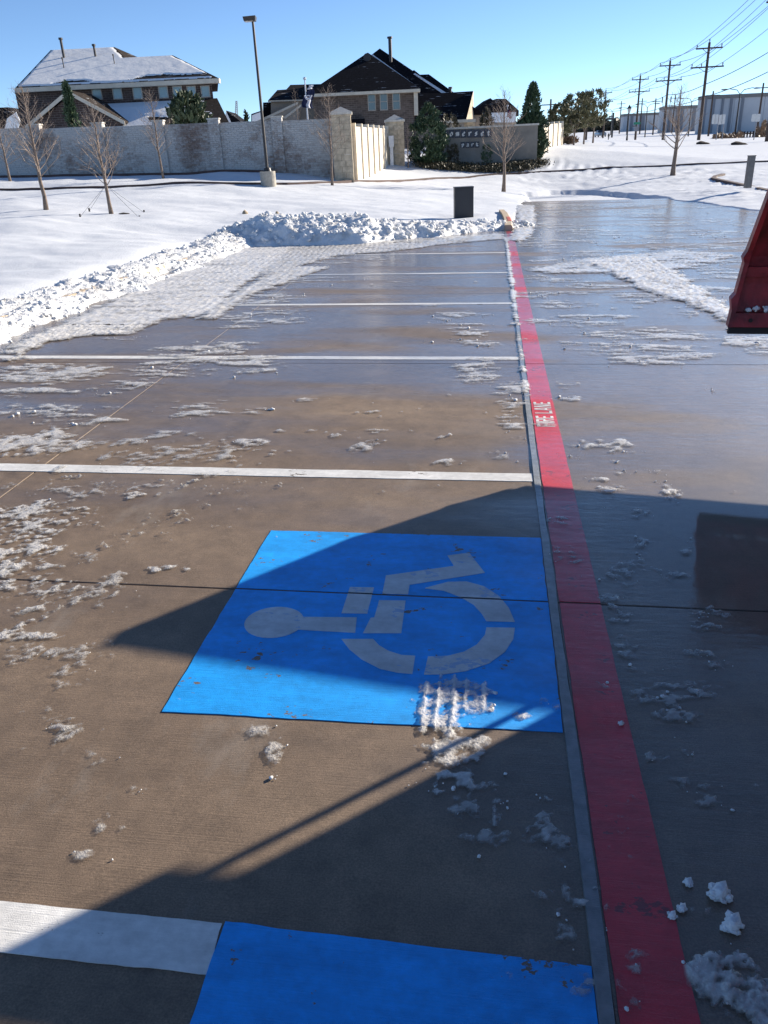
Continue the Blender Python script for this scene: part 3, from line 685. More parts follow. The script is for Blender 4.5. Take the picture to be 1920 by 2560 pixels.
# ------------------------------------------------------------------ slush, ice and tyre-packed snow on the pavement
PATCH = []
def pt(cx, cy, rx, ry, amp=1., wh=1., h=1.):
    c = gnd(cx, cy); a = gnd(cx+rx, cy); f1 = gnd(cx, cy-ry); f2 = gnd(cx, cy+ry)
    PATCH.append((c[0], (f1[1]+f2[1])/2, abs(a[0]-c[0])+1e-3, (f1[1]-f2[1])/2+1e-3, amp, wh, h))
for p in [(520, 880, 140, 26, 1.1, 1, 1.3), (560, 905, 190, 16, 1.0), (450, 930, 130, 14, .9), (95, 935, 150, 22, 1.), (60, 975, 110, 20, .9), (330, 965, 70, 14, 1.), (230, 985, 80, 14, .8),
          (100, 1030, 170, 20, .95), (180, 1060, 120, 14, .8), (60, 1108, 150, 28, 1.), (490, 1028, 95, 24, .72, .8, .6), (645, 1024, 42, 12, .95), (395, 1120, 160, 42, .62, .7, .5),
          (625, 1106, 48, 12, .85, .9), (540, 1140, 40, 30, .6, .7), (920, 1115, 35, 40, .6, .8), (760, 1003, 50, 7, .85), (620, 930, 60, 8, .9), (230, 1225, 190, 24, .62, .6, .5), (330, 1240, 34, 10, .95, .9),
          (90, 1300, 140, 50, .88, .8, .8), (40, 1400, 130, 50, 1.0, .9, 1.), (60, 1470, 130, 40, .9, .75, .8), (30, 1560, 60, 60, .6, .8), (420, 1425, 45, 10, .85, .75, .7), (200, 1410, 60, 25, .7, .6), (250, 1480, 60, 40, .5, .6),
          (80, 1640, 75, 28, 1.0, .62, .7), (95, 1592, 70, 10, .95, .8, .7), (200, 1640, 70, 45, .62, .5, .7), (200, 1700, 50, 60, .5, .5, .6), (120, 1820, 90, 50, .45, .5, .5), (165, 1820, 20, 35, .7, .6), (240, 1900, 50, 20, .8, .45, .5), (350, 1985, 40, 16, .8, .45, .4), (230, 2080, 70, 60, .38, .5, .4), (210, 2140, 40, 14, .6, .7, .3),
          (655, 1830, 40, 14, .85, .6, .8), (685, 1895, 22, 50, .9, .7, .9), (690, 1950, 16, 20, .8, .7, .8),
          (640, 800, 110, 22, .85), (700, 780, 70, 14, .8), (620, 755, 80, 8, .9), (540, 745, 80, 6, .9), (690, 742, 60, 10, .8), (760, 740, 40, 8, .7), (330, 845, 60, 6, .9), (850, 650, 120, 10, .8), (780, 700, 130, 8, .85),
          (1190, 920, 55, 14, .9), (1195, 945, 55, 16, 1.), (1215, 905, 60, 10, .8), (1160, 788, 60, 10, .85), (1170, 815, 55, 10, .7), (1180, 833, 50, 9, .9), (1150, 850, 50, 6, .8), (1205, 862, 55, 8, .8), (1110, 800, 20, 6, .7), (1280, 1000, 40, 40, .7), (1275, 1055, 40, 40, .7), (1250, 1140, 30, 12, .7, .8), (1120, 1155, 40, 10, .5),
          (1580, 868, 160, 14, 1.), (1640, 885, 150, 18, 1.0, .85, .8), (1600, 905, 120, 10, .8), (1440, 808, 120, 12, .9), (1500, 795, 90, 12, .8), (1540, 835, 120, 16, .9), (1390, 763, 70, 10, .85), (1350, 805, 50, 8, .8), (1650, 840, 120, 14, .85), (1430, 860, 40, 8, .7),
          (1480, 715, 100, 12, .95, .8), (1890, 860, 70, 24, 1.05), (1830, 690, 90, 12, .9), (1760, 620, 140, 10, .85), (1600, 605, 120, 8, .8), (1400, 600, 100, 6, .9), (1380, 565, 80, 10, .9), (1650, 560, 160, 6, .7), (1550, 530, 120, 5, .7), (1800, 585, 120, 8, .9), (1850, 560, 90, 6, .8), (1450, 500, 120, 4, .7), (1720, 735, 60, 10, .6),
          (1448, 1115, 36, 12, 1.), (1535, 1110, 38, 13, 1.0), (1440, 1142, 40, 8, .8, .8), (1420, 995, 30, 8, .9), (1560, 1130, 40, 5, .7), (1545, 1155, 20, 5, .8), (1555, 1180, 30, 9, .85), (1490, 1200, 28, 8, .8), (1530, 1222, 40, 9, .9), (1630, 1180, 30, 8, .7), (1640, 1205, 20, 8, .7), (1675, 1235, 26, 26, .98), (1785, 978, 18, 6, .8),
          (1505, 1272, 22, 9, .8, .4), (1600, 1285, 28, 12, .8, .4), (1590, 1358, 36, 12, .85, .35), (1600, 1390, 20, 12, .8, .35), (1585, 1430, 50, 26, .85, .3), (1570, 1455, 70, 22, .8, .3), (1660, 1445, 60, 24, .85, .3), (1715, 1360, 28, 18, .9, .35), (1713, 1380, 20, 8, .8, .4), (1530, 1498, 45, 22, .75, .35), (1410, 1385, 60, 22, .5, .3), (1395, 1303, 25, 8, .6, .4),
          (1770, 1535, 45, 14, .95, .45), (1750, 1565, 50, 16, .75, .4), (1560, 1620, 45, 34, .85, .35), (1545, 1548, 40, 18, .8, .4), (1610, 1680, 50, 14, .8, .4), (1640, 1735, 90, 38, .85, .35, .8), (1735, 1730, 75, 36, 1., .45, .8), (1750, 1640, 36, 12, .8, .4), (1785, 1662, 28, 10, .8, .4), (1680, 1790, 70, 14, .8, .4), (1520, 1715, 36, 16, .85, .45), (1650, 1905, 40, 22, .8, .4), (1720, 1890, 45, 26, .75, .35), (1750, 1990, 70, 40, .75, .3), (1830, 2030, 60, 40, .7, .3), (1700, 1960, 50, 20, .7, .3),
          (1140, 1748, 102, 62, .90, .70, .6), (1060, 1765, 7, 85, 1.45, 1.2, 1.7), (1091, 1785, 6, 110, 1.55, 1.2, 1.9), (1132, 1775, 6, 95, 1.5, 1.2, 1.9), (1164, 1745, 6, 65, 1.45, 1.2, 1.7), (1211, 1740, 7, 45, 1.6, 1.1, 1.6), (1112, 1738, 50, 6, .95, .9, .8), (1190, 1768, 28, 7, 1.0, .9, .8), (1075, 1800, 30, 6, .95, .9, .8), (1230, 1780, 9, 16, 1.1, 1, 1.5), (1150, 1850, 110, 60, .92, .8, .8), (1090, 1885, 6, 40, 1.1, 1, 1.5), (1130, 1930, 80, 45, .75, .8, .7), (1085, 1975, 30, 20, .95, .9, 1.), (1040, 1960, 18, 18, .8, .5, .8), (1175, 1985, 6, 30, 1., .7, 1.2), (1225, 1965, 25, 10, .9, .6, 1.),
          (1195, 2030, 95, 42, .72, .35, .5), (1260, 2000, 40, 40, .6, .5, .7), (1235, 2040, 7, 30, 1., .8, 1.1), (1140, 2030, 7, 25, 1., .7, 1.1), (1210, 2110, 50, 30, .72, .4, .6), (1345, 1998, 32, 14, .85, .5, .8), (1370, 2090, 55, 50, .85, .45, .7), (1362, 2095, 10, 25, 1.1, .9, 1.2), (1410, 2190, 10, 50, .8, .5, .7), (1420, 2330, 36, 40, .9, .6, .8), (1400, 2290, 30, 20, .7, .6, .7), (1300, 1790, 25, 12, .9, .8), (1375, 1765, 30, 14, .8, .6),
          (1470, 2440, 38, 50, .9, .45, .6), (1580, 2400, 45, 40, .95, .5, .7), (1620, 2445, 20, 30, .7, .5, .6), (1590, 2520, 30, 20, .7, .4, .6), (1515, 2330, 8, 24, 1.1, .8, 1.2), (1810, 2400, 75, 24, 1.25, .95, 2.0), (1870, 2500, 110, 75, 1.4, .95, 2.4), (1750, 2440, 40, 45, 1.2, .9, 1.8), (1800, 2520, 80, 60, 1.4, .9, 1.8), (1460, 2260, 20, 8, .9, .8)]:
    pt(*p)
for i_ in range(46):                                        # scattered scraps over the farther lane
    pt(1330+570*hsh(np.array(i_), np.array(1), 77), 505+250*hsh(np.array(i_), np.array(2), 78), 40+70*hsh(np.array(i_), np.array(3), 79), 3+7*hsh(np.array(i_), np.array(4), 80), .82, .9, 1.2)
BANDS = [  # polygons of tyre-packed snow (pixels), direction of the treads, whiteness
 ([(0, 872), (200, 790), (380, 700), (520, 650), (600, 612), (745, 612), (720, 650), (650, 690), (600, 725), (565, 765), (500, 795), (420, 800), (330, 838), (200, 842), (120, 858), (40, 900)], .96, .016),
 ([(1440, 655), (1560, 640), (1650, 648), (1720, 695), (1870, 795), (1880, 840), (1790, 790), (1680, 752), (1590, 722), (1540, 692)], .98, .022),
 ([(1322, 674), (1420, 650), (1560, 638), (1700, 625), (1850, 640), (1770, 665), (1600, 690), (1450, 684), (1340, 690)], .70, .014),
 ([(1272, 600), (1286, 560), (1290, 478), (1332, 478), (1342, 560), (1330, 590), (1300, 608)], .95, .03),
 ([(620, 618), (1000, 600), (1258, 584), (1262, 598), (1110, 612), (1000, 628), (850, 640), (760, 664), (690, 690), (640, 690)], .66, .016),
 ([(700, 668), (830, 668), (640, 735), (540, 800), (480, 800), (600, 720)], .72, .018)]
BANDS = [([gnd(*p) for p in b_], wv_, h_) for b_, wv_, h_ in BANDS]
def field(U_, V_, fine):
    F_ = np.full(U_.shape, -1.); W_ = np.zeros(U_.shape); Hh = np.zeros(U_.shape)
    st_ = np.where(V_ > 4.5, 3.2, 1.25); sc0 = np.where(V_ > 3.7, 7., 12.)
    n1 = fbm(U_*sc0/st_, V_*sc0, 401, 5, .62); n2 = fbm(U_*sc0*4/st_, V_*sc0*4, 402, 3, .6)
    for (cu, cv_, ru, rv, amp, wh, h_) in PATCH:
        m_ = (np.abs(U_-cu) < ru*1.6) & (np.abs(V_-cv_) < rv*1.6)
        if not m_.any(): continue
        r2 = ((U_[m_]-cu)/ru)**2 + ((V_[m_]-cv_)/rv)**2
        f_ = amp*np.where(r2 > 1.667, -1., np.clip(1.25-.75*r2, -1, 1.1))
        g_ = f_*.80 + (n1[m_]-.5)*2.5 + (n2[m_]-.5)*1.9 - .66
        up = g_ > F_[m_]
        F_[m_] = np.where(up, g_, F_[m_]); W_[m_] = np.where(up, wh*.80, W_[m_]); Hh[m_] = np.where(up, (.0042 if cv_ < 3.7 else .0065)*h_, Hh[m_])
    for poly, wh, h_ in BANDS:
        sol = h_ > .0155
        d = sdf_poly(U_, V_, poly)
        g_ = np.clip(-d*(3.5 if sol else 2.2), -1, .50 if sol else .42) + (n1-.5)*(1.05 if sol else 1.5) + (n2-.5)*(.35 if sol else .7)
        tread = .5+.5*np.sin((U_*1.0+V_*.10)*62+(n1-.5)*9)*sstep(.40, .55, fbm(U_*1.5, V_*.25, 433, 2)); up = (g_ > F_) & (g_ > 0)
        F_ = np.where(up, g_, F_); W_ = np.where(up, wh*(.9+.12*tread), W_); Hh = np.where(up, h_*(.75+.3*tread), Hh)
    # slush caught against the joint strip
    ln = np.exp(-((U_+.030)/.045)**2)*sstep(4.0, 5.6, V_)*sstep(20, 17, V_)
    g_ = ln*1.10 + (n1-.5)*1.4 + (n2-.5)*.9 - .62 - .35*(fbm(V_*.5, V_*0, 405, 2) < .47)*(V_ < 9)
    up = g_ > F_; F_ = np.where(up, g_, F_); W_ = np.where(up, 1., W_); Hh = np.where(up, .0115, Hh)
    # loose crumbs and scraps everywhere, sparse
    sc_ = fbm(U_*1.1, V_*.8, 406, 3); g_ = (n1-.5)*1.5+(n2-.5)*1.3 + (sc_-.5)*1.6 - .73 + .17*sstep(7.5, 10., V_)*(U_ > .1)
    up = g_ > F_; F_ = np.where(up, g_, F_); W_ = np.where(up, .75, W_); Hh = np.where(up, .014, Hh)
    rg_ = np.random.RandomState(U_.size % 9973)
    F_ = F_ + np.where(F_ > -.15, (rg_.rand(*U_.shape)-.55)*.34, 0)
    return F_, W_, Hh, n2
def slush(name, u0_, u1_, v0_, v1_, du, dv, label):
    U_, V_ = np.meshgrid(np.arange(u0_, u1_, du), np.arange(v0_, v1_, dv))
    F_, W_, Hh, n2 = field(U_, V_, du)
    k = F_ > 0; hgt = np.where(k, Hh*(np.clip(F_, 0, .5)*2)**.6*(.15+.7*fbm(U_*60, V_*60, 410, 2)+.9*np.random.RandomState(7).rand(*U_.shape)), -.001)
    id_ = np.arange(U_.size).reshape(U_.shape)
    q_ = np.stack([id_[:-1, :-1], id_[:-1, 1:], id_[1:, 1:], id_[1:, :-1]], -1)
    kk = (k[:-1, :-1].astype(int)+k[:-1, 1:]+k[1:, 1:]+k[1:, :-1]) >= 2
    q_ = q_[kk]; us, inv = np.unique(q_, return_inverse=True)
    Z_ = LZ(U_, V_)+.0052+hgt
    o_ = mk(name, np.stack([U_.ravel(), V_.ravel(), Z_.ravel()], 1)[us], inv.reshape(-1, 4), M['slush'], smooth=False, kind='stuff')
    c_ = np.clip(F_*3.2, 0, 1)
    fattr(o_, 'wh', np.clip(W_*(.35+.80*np.clip(F_*1.7, 0, 1))+(n2-.5)*.35, 0, 1).ravel()[us])
    fattr(o_, 'cv', (np.where(W_ < .6, .15+.45*c_*c_, np.where(V_ < 3.7, .14+.60*c_, np.where(Hh > .0105, .35+.65*c_, .10+.58*c_)))*k).ravel()[us])
    tag(o_, label, 'slush'); return o_
slush('slush', -3.3, 1.6, .7, 3.7, .0075, .0075, 'icy slush scraps and refrozen patches around the blue symbol')
slush('slush', -5.3, 4.4, 3.7, 8.0, .016, .018, 'white slush streaks on the wet middle stalls and lane')
slush('slush', -5.3, 9.0, 8.0, 16.8, .026, .032, 'tyre-packed white slush on the far stalls and lane')
slush('slush', -5.3, 14.0, 16.8, 30.0, .05, .06, 'thin snow film and scraps on the farthest wet lane')
# crumbs
cr = []
for _ in range(1500):
    p = PATCH[rnd.randrange(len(PATCH))]
    if p[1] < 3.7 and rnd.random() < .72: continue
    a = rnd.random()*6.28; r_ = abs(rnd.gauss(0, .75))
    x, y = p[0]+p[2]*r_*math.cos(a), p[1]+p[3]*r_*math.sin(a)
    d = math.hypot(x-CX, y-CY); s_ = (.0016+.0060*rnd.random()**4)*(1 if d < 5 else 1.9)
    if x > -5.2 and y < 26: cr.append((x, y, LZ(x, y)+.003+s_*.2, s_))
o = lumps('snow_crumbs', cr, M['pile'], kind='stuff'); tag(o, 'small loose crumbs of snow scattered over the pavement', 'snow')
for (px, py, s_, l_) in [(1797, 2240, .030, 'larger clean snow chunk on the lane right of the red stripe'), (1830, 2318, .028, 'flat snow chunk below the larger one, right of the red stripe'), (1552, 1812, .011, 'small white snow chip lying on the red stripe near its sunlit streak'),
                         (1720, 2210, .014, 'small grey ice lump beside the red stripe edge'), (1705, 2275, .014, 'grey ice pebble at the right edge of the red stripe'), (1680, 2293, .013, 'pinkish ice bit on the right rim of the red stripe')]:
    u_, v_ = gnd(px, py); rc_ = random.Random(int(px)); it = [(u_, v_, LZ(u_, v_)+s_*.5, s_*.72)]
    for _ in range(26):
        a = rc_.random()*6.28; e_ = rc_.random(); it.append((u_+math.cos(a)*s_*.8*e_**.5, v_+math.sin(a)*s_*.62*e_**.5, LZ(u_, v_)+s_*(.15+.75*rc_.random()*(1-.5*e_)), s_*rc_.uniform(.14, .34)))
    o = lumps('snow_chunk', it, M['pile'], I1, base=lotv(u_, v_)); tag(o, l_, 'snow chunk', 'loose snow chunks')

# ------------------------------------------------------------------ snow-plough truck: its blade shows at the right, its shadow falls over the symbol
tb = lotv(2.2, .6)
truck = thing('plow_truck', 'red pickup truck with a raised snow plow blade reaching in from the right', 'truck', tb)
def TW_(u, v, h): return (u, v, LZ(u, v)+h)
LIFT = .13
UL, UR = 1.28, 3.20
prof = [(3.05, .60), (3.08, .90), (3.05, 1.12), (2.93, 1.19), (1.75, 1.29), (1.05, 1.90), (.80, 1.98), (-.75, 1.98), (-1.0, 1.34), (-2.75, 1.32), (-2.78, .60)]
mb = MB(); n = len(prof)
rings = []
for u_, ins in ((UL, 0), (UL-.0, 0), (UR, 0)):
    pass
def tumble(h): return max(0, h-1.22)*.22
V = [TW_(UL+tumble(h), v, h) for v, h in prof] + [TW_(UR-tumble(h), v, h) for v, h in prof]
mb.add(V, [list(range(n)), list(range(n, 2*n))[::-1]] + [[(i+1) % n, i, i+n, (i+1) % n+n] for i in range(n)])
body = mb.build('body', M['truck'], truck)
for uu in (UL+.02, UR-.26):
    for vv in (2.15, -1.75):
        mb = MB()
        c_ = Vector(TW_(uu, vv, .40)); pts = [c_, c_+Vector((.24, 0, 0))]
        mb.tube([c_-Vector((.03, 0, 0)), c_, c_+Vector((.24, 0, 0)), c_+Vector((.27, 0, 0))], [.33, .40, .40, .33], 24)
        wh_ = mb.build('wheel', M['black'], truck)
        mb = MB(); mb.tube([c_-Vector((.045, 0, 0)), c_+Vector((.1, 0, 0))], .22, 16); mb.build('rim', M['rim'], wh_)
for uu, dd in ((UL, -.008), (UR, .008)):
    for a, b_ in (((1.0, .10), (.05, .12)), ((-.05, .12), (-.7, .12))):
        mb = MB(); q_ = [(a[0]+.30, 1.36), (b_[0], 1.36), (b_[0], 1.86), (a[0]-.12, 1.86)] if a[0] > .5 else [(a[0], 1.36), (b_[0], 1.36), (b_[0], 1.86), (a[0], 1.86)]
        mb.poly([TW_(uu+(tumble(h) if uu == UL else -tumble(h))+dd, v, h) for v, h in q_]); mb.build('side_window', M['glassdark'], truck)
mb = MB(); mb.poly([TW_(UL+.22, 1.70, 1.345), TW_(UR-.22, 1.70, 1.345), TW_(UR-.30, 1.10, 1.87), TW_(UL+.30, 1.10, 1.87)]); mb.build('windshield', M['glassdark'], truck)
for uu in (UL+.04, UR-.34):
    mb = MB(); mb.box(TW_(uu, 3.06, .78), (.30, 0, 0), (0, .035, 0), (0, 0, .16)); mb.build('headlight', M['lampglass'], truck)
mb = MB(); mb.box(TW_(UL+.42, 3.06, .66), (UR-UL-.84, 0, 0), (0, .03, 0), (0, 0, .30)); mb.build('grille', M['black'], truck)
mb = MB(); mb.box(TW_(UL-.02, 3.04, .46), (UR-UL+.04, 0, 0), (0, .16, 0), (0, 0, .17)); mb.build('bumper', M['dark'], truck)
for uu, sg in ((UL, -1), (UR, 1)):
    mb = MB(); mb.box(TW_(uu+sg*.04-(.2 if sg < 0 else 0), 1.18, 1.22), (.20, 0, 0), (0, .10, 0), (0, 0, .22)); mb.box(TW_(uu-(.06 if sg < 0 else -.0), 1.2, 1.26), (.08, 0, 0), (0, .05, 0), (0, 0, .05)); mb.build('mirror', M['black'], truck)
for uu, sg_ in ((1.235, 1), (3.245, -1)):
    mb = MB(); mb.tube([TW_(uu+.25*sg_, 3.13, .58), TW_(uu, 3.13, .62), TW_(uu, 3.13, 1.07)], .013, 8); mb.build('marker_post', M['dark'], truck)
    mb = MB(); mb.tube([TW_(uu+.28*sg_, 3.26, .60), TW_(uu+.28*sg_, 3.28, 1.20)], .026, 8); st_ = mb.build('lamp_stand', M['dark'], truck)
    mb = MB(); c_ = TW_(uu+.28*sg_-.14, 3.22, 1.17); mb.box(c_, (.28, 0, 0), (0, .12, 0), (0, 0, .165)); mb.build('plow_lamp', M['black'], st_)
# blade, seen from behind
BL, TL = Vector(TW_(1.085, 4.74, .615)), Vector(TW_(1.17, 4.61, 1.365))
ex = Vector((2.35, -.30, 0)).normalized(); LB = 2.4
def bl(s_, k, off=0.):                                     # along the blade, height fraction, behind(+)/before(-)
    p = BL.lerp(TL, k) + ex*s_; nb = Vector((ex.y, -ex.x, 0)); sag = .10*math.sin(math.pi*k)
    return p + nb*(off - sag)
mb = MB(); K = 10; V = []; F = []
for j in range(K+1):
    for s_ in (0, LB): V += [bl(s_, j/K, 0), bl(s_, j/K, -.006)]
for j in range(K):
    a = 4*j; F += [[a, a+2, a+6, a+4], [a+1, a+5, a+7, a+3], [a, a+4, a+5, a+1], [a+2, a+3, a+7, a+6]]
blade = mk('plow_blade', V, F, M['plow'], truck)
def strip(k0, k1, o0, o1, s0, s1, name, mat):
    mb = MB(); b_ = [bl(s0, k0, o0), bl(s1, k0, o0), bl(s1, k0, o1), bl(s0, k0, o1)]; t__ = [bl(s0, k1, o0), bl(s1, k1, o0), bl(s1, k1, o1), bl(s0, k1, o1)]
    mb.hexa(b_, t__); return mb.build(name, mat, blade)
strip(.0, .10, .004, .055, 0, LB, 'lower_channel', M['plow'])
strip(.36, .43, .004, .050, 0, LB, 'middle_rib', M['plow'])
strip(.92, 1.0, .004, .045, 0, LB, 'top_rib', M['plow'])
strip(-.055, -.003, -.012, .030, .0, LB, 'rubber_edge', M['black'])
# stepped end flange
mb = MB(); outer = [(-.012, .0), (-.012, .12), (-.030, .20), (-.012, .24), (-.012, .46), (-.026, .50), (-.014, .55), (-.012, 1.0)]
for (w_, k0), (w2_, k1) in zip(outer[:-1], outer[1:]):
    b_ = [bl(w_, k0, -.03), bl(.012, k0, -.03), bl(.012, k0, .062), bl(w_, k0, .062)]; t__ = [bl(w2_, k1, -.03), bl(.012, k1, -.03), bl(.012, k1, .062), bl(w2_, k1, .062)]
    mb.hexa(b_, t__)
mb.build('end_flange', M['plow'], blade)
for s_ in (.62, 1.2, 1.8):
    strip(.10, .92, .004, .05, s_, s_+.02, 'upright_rib', M['plow'])
for s_ in (.10, .5, .9):
    mb = MB(); mb.tube([bl(s_, .05, .056), bl(s_, .05, .064)], .011, 10); mb.build('bolt', M['black'], blade)
mb = MB(); mb.hexa([bl(.125, .74, .003), bl(.24, .74, .003), bl(.24, .74, .006), bl(.125, .74, .006)], [bl(.125, .82, .003), bl(.24, .82, .003), bl(.24, .82, .006), bl(.125, .82, .006)]); mb.build('sticker', M['sticker'], blade)
rg = random.Random(8)
it = [tuple(bl(.07+.34*rg.random()**.8, .105+.035*rg.random(), .012+.03*rg.random()))+(.007+.014*rg.random()**2,) for _ in range(60)]
o = lumps('caught_snow', it, M['pile']); tag(o, 'grey snow caught on the lower ledge of the red plow blade', 'snow'); o['kind'] = 'stuff'
mb = MB(); mid = bl(1.15, .1, .05)
for du in (-.35, .35):
    mb.tube([mid+ex*du, Vector(TW_(2.24+du*.9, 3.1, .5))], .045, 6)
mb.tube([bl(1.15, .55, .03), Vector(TW_(2.24, 3.15, .75))], .04, 6); mb.build('push_frame', M['dark'], truck)

# ------------------------------------------------------------------ near street furniture
p = at(1160, 536, 23.2); zb = tz(p.x, p.y)-.05
x0_, z0_ = xz(1137, 540, 23.2); x1_, z1_ = xz(1185, 466, 23.2)
mb = MB(); bm_ = .02
cab = thing('utility_cabinet', 'plain dark grey rectangular utility cabinet standing in the snow by the curb', 'cabinet', p)
mb = MB(); mb.cbox(x0_+.008, x1_-.008, 23.22, 23.60, zb-.1, z1_-.03); mb.build('housing', M['box'], cab)
mb = MB(); mb.cbox(x0_+.02, x1_-.02, 23.205, 23.219, z0_+.03, z1_-.05); mb.build('door', M['box'], cab)
mb = MB(); mb.cbox(x0_, x1_, 23.20, 23.62, z1_-.029, z1_); mb.build('lid', M['box'], cab)
o = MB(); a = at(1873, 446, 30.5); xa, za = xz(1866, 448, 30.5); xb, zb_ = xz(1884, 388, 30.5)
bo = thing('bollard', 'square grey bollard on the snowy island at right', 'bollard', a)
o.hexa([cw(xa, 30.4, za-.3), cw(xa+.185, 30.4, za-.3), cw(xa+.185, 30.65, za-.3), cw(xa, 30.65, za-.3)], [cw(xa, 30.4, zb_-.03), cw(xa+.185, 30.4, zb_-.03), cw(xa+.185, 30.65, zb_-.03), cw(xa, 30.65, zb_-.03)])
o.build('post', M['bollard'], bo); o = MB(); o.cbox(xa-.01, xa+.195, 30.39, 30.66, zb_-.0299, zb_); o.build('cap', M['bollard'], bo)
# lot light
b0 = gpt(671, 454, 32.0); lt = thing('parking_lot_light', 'tall dark lamp post on a round concrete base in the snow', 'lamp post', b0)
top = at(633, 44, 32.0); pole_z = top.z
mb = MB(); mb.tube([b0-Vector((0, 0, .3)), b0+Vector((0, 0, .50))], .29, 24); mb.build('concrete_base', M['base'], lt)
mb = MB(); mb.tube([b0+Vector((0, 0, .50)), b0+Vector((0, 0, .62))], [.15, .12], 12); mb.build('base_cover', M['dark'], lt)
mb = MB(); mb.tube([b0+Vector((0, 0, .6)), Vector((b0.x, b0.y, pole_z-.08))], [.060, .045], 8); mb.build('pole', M['dark'], lt)
X_, Z_ = float((np.array(b0)-EYE) @ r0), pole_z
mb = MB(); mb.hexa([cw(X_-.30, 31.85, Z_-.10), cw(X_+.10, 31.85, Z_-.10), cw(X_+.10, 32.2, Z_-.10), cw(X_-.30, 32.2, Z_-.10)], [cw(X_-.32, 31.8, Z_+.02), cw(X_+.12, 31.8, Z_+.04), cw(X_+.12, 32.25, Z_+.04), cw(X_-.32, 32.25, Z_+.02)])
hd = mb.build('lamp_head', M['dark'], lt); mb = MB(); mb.cbox(X_-.27, X_+.02, 31.9, 32.15, Z_-.115, Z_-.101); mb.build('lens', M['lampglass'], hd)
# rocks poking out
for (px, py, Y, s_, l_) in [(610, 501, 23, .12, 'tan rock poking out of the snow beyond the snow pile'), (690, 498, 23.2, .07, 'small dark rock tip in the snow near the cabinet side')]:
    p = gpt(px, py, Y); p.z += .02; o = lumps('rock', [(p.x, p.y, p.z, s_)], M['rock'], I2, base=p); tag(o, l_, 'rock')
for (px, Y, wd, l_) in [(1757, 76, 1.6, 'low dark bare hump in the far snow, left of two'), (1847, 72, 1.8, 'low dark bare hump in the far snow, right of two')]:
    p = gpt(px, 360, Y); V = []; n = 10
    o = lumps('bare_hump', [(p.x, p.y, p.z-.08, 1.)], M['mulch'], I2, base=p); o.scale = (wd*.55, .5, .34); tag(o, l_, 'mound')

# ------------------------------------------------------------------ brick garden wall
YW = 37.0
wallx = [-40, 103, 258, 408, 545, 700, 862]
gw = thing('brick_wall', 'long whitewashed brown brick wall in shade behind the bare trees', 'wall', gpt(400, 430, YW))
rg = random.Random(11)
WT = [xz(a, b_, YW) for a, b_ in ((-40, 322), (103, 320), (258, 317), (408, 311), (545, 307), (700, 300), (862, 297))]
def wall_top(X): return np.interp(X, [a for a, _ in WT], [b_ for _, b_ in WT])
def brick_face(X0, X1, Y, z0, z1, parent, name):
    V = []; F = []; tone = []; ch, bw, mo = .082, .24, .010; row = 0; z = z0
    while z < z1-.02:
        zt = min(z+ch, z1); x = X0 - (bw*.5 if row % 2 else 0)
        while x < X1:
            a = max(x, X0)+mo/2; b_ = min(x+bw, X1)-mo/2; x += bw
            if b_-a < .03: continue
            yy = Y-.012-.008*rg.random(); n = len(V)
            for (xx, yv, zz) in ((a, Y, z+mo/2), (b_, Y, z+mo/2), (b_, Y, zt-mo/2), (a, Y, zt-mo/2), (a+.004, yy, z+mo/2+.004), (b_-.004, yy, z+mo/2+.004), (b_-.004, yy, zt-mo/2-.004), (a+.004, yy, zt-mo/2-.004)): V.append(cw(xx, yv, zz))
            F += [[n+4, n+5, n+6, n+7], [n, n+1, n+5, n+4], [n+1, n+2, n+6, n+5], [n+2, n+3, n+7, n+6], [n+3, n, n+4, n+7]]
            tone += [rg.random()]*8
        z += ch; row += 1
    o_ = mk(name, V, F, M['washbrick'], parent, kind='stuff'); fattr(o_, 'tone', tone); return o_
pil_w = .46
for i in range(len(wallx)-1):
    X0, _ = xz(wallx[i], 400, YW); X1, _ = xz(wallx[i+1], 400, YW)
    zg = min(tz(*cw(X0, YW, 0)[:2]), tz(*cw(X1, YW, 0)[:2]))-.15; zt = float(wall_top((X0+X1)/2))
    a, b_ = X0+pil_w/2, X1-pil_w/2
    if i == len(wallx)-2: b_ = X1
    mb = MB(); mb.cbox(a, b_, YW, YW+.22, zg, zt); pn = mb.build('wall_panel', M['washbrick'], gw); fattr(pn, 'tone', [.2]*len(pn.data.vertices))
    brick_face(a, b_, YW-.001, zg, zt, pn, 'brick_facing')
    if i > 0:
        mb = MB(); mb.cbox(X0-pil_w/2, X0+pil_w/2, YW-.10, YW+.30, zg, zt+.14); pp = mb.build('pilaster', M['washbrick'], gw); fattr(pp, 'tone', [.25]*8)
        brick_face(X0-pil_w/2, X0+pil_w/2, YW-.101, zg, zt+.10, pp, 'brick_facing')
        mb = MB(); mb.cbox(X0-pil_w/2-.03, X0+pil_w/2+.03, YW-.13, YW+.33, zt+.1401, zt+.19); mb.build('coping', M['cap'], pp)
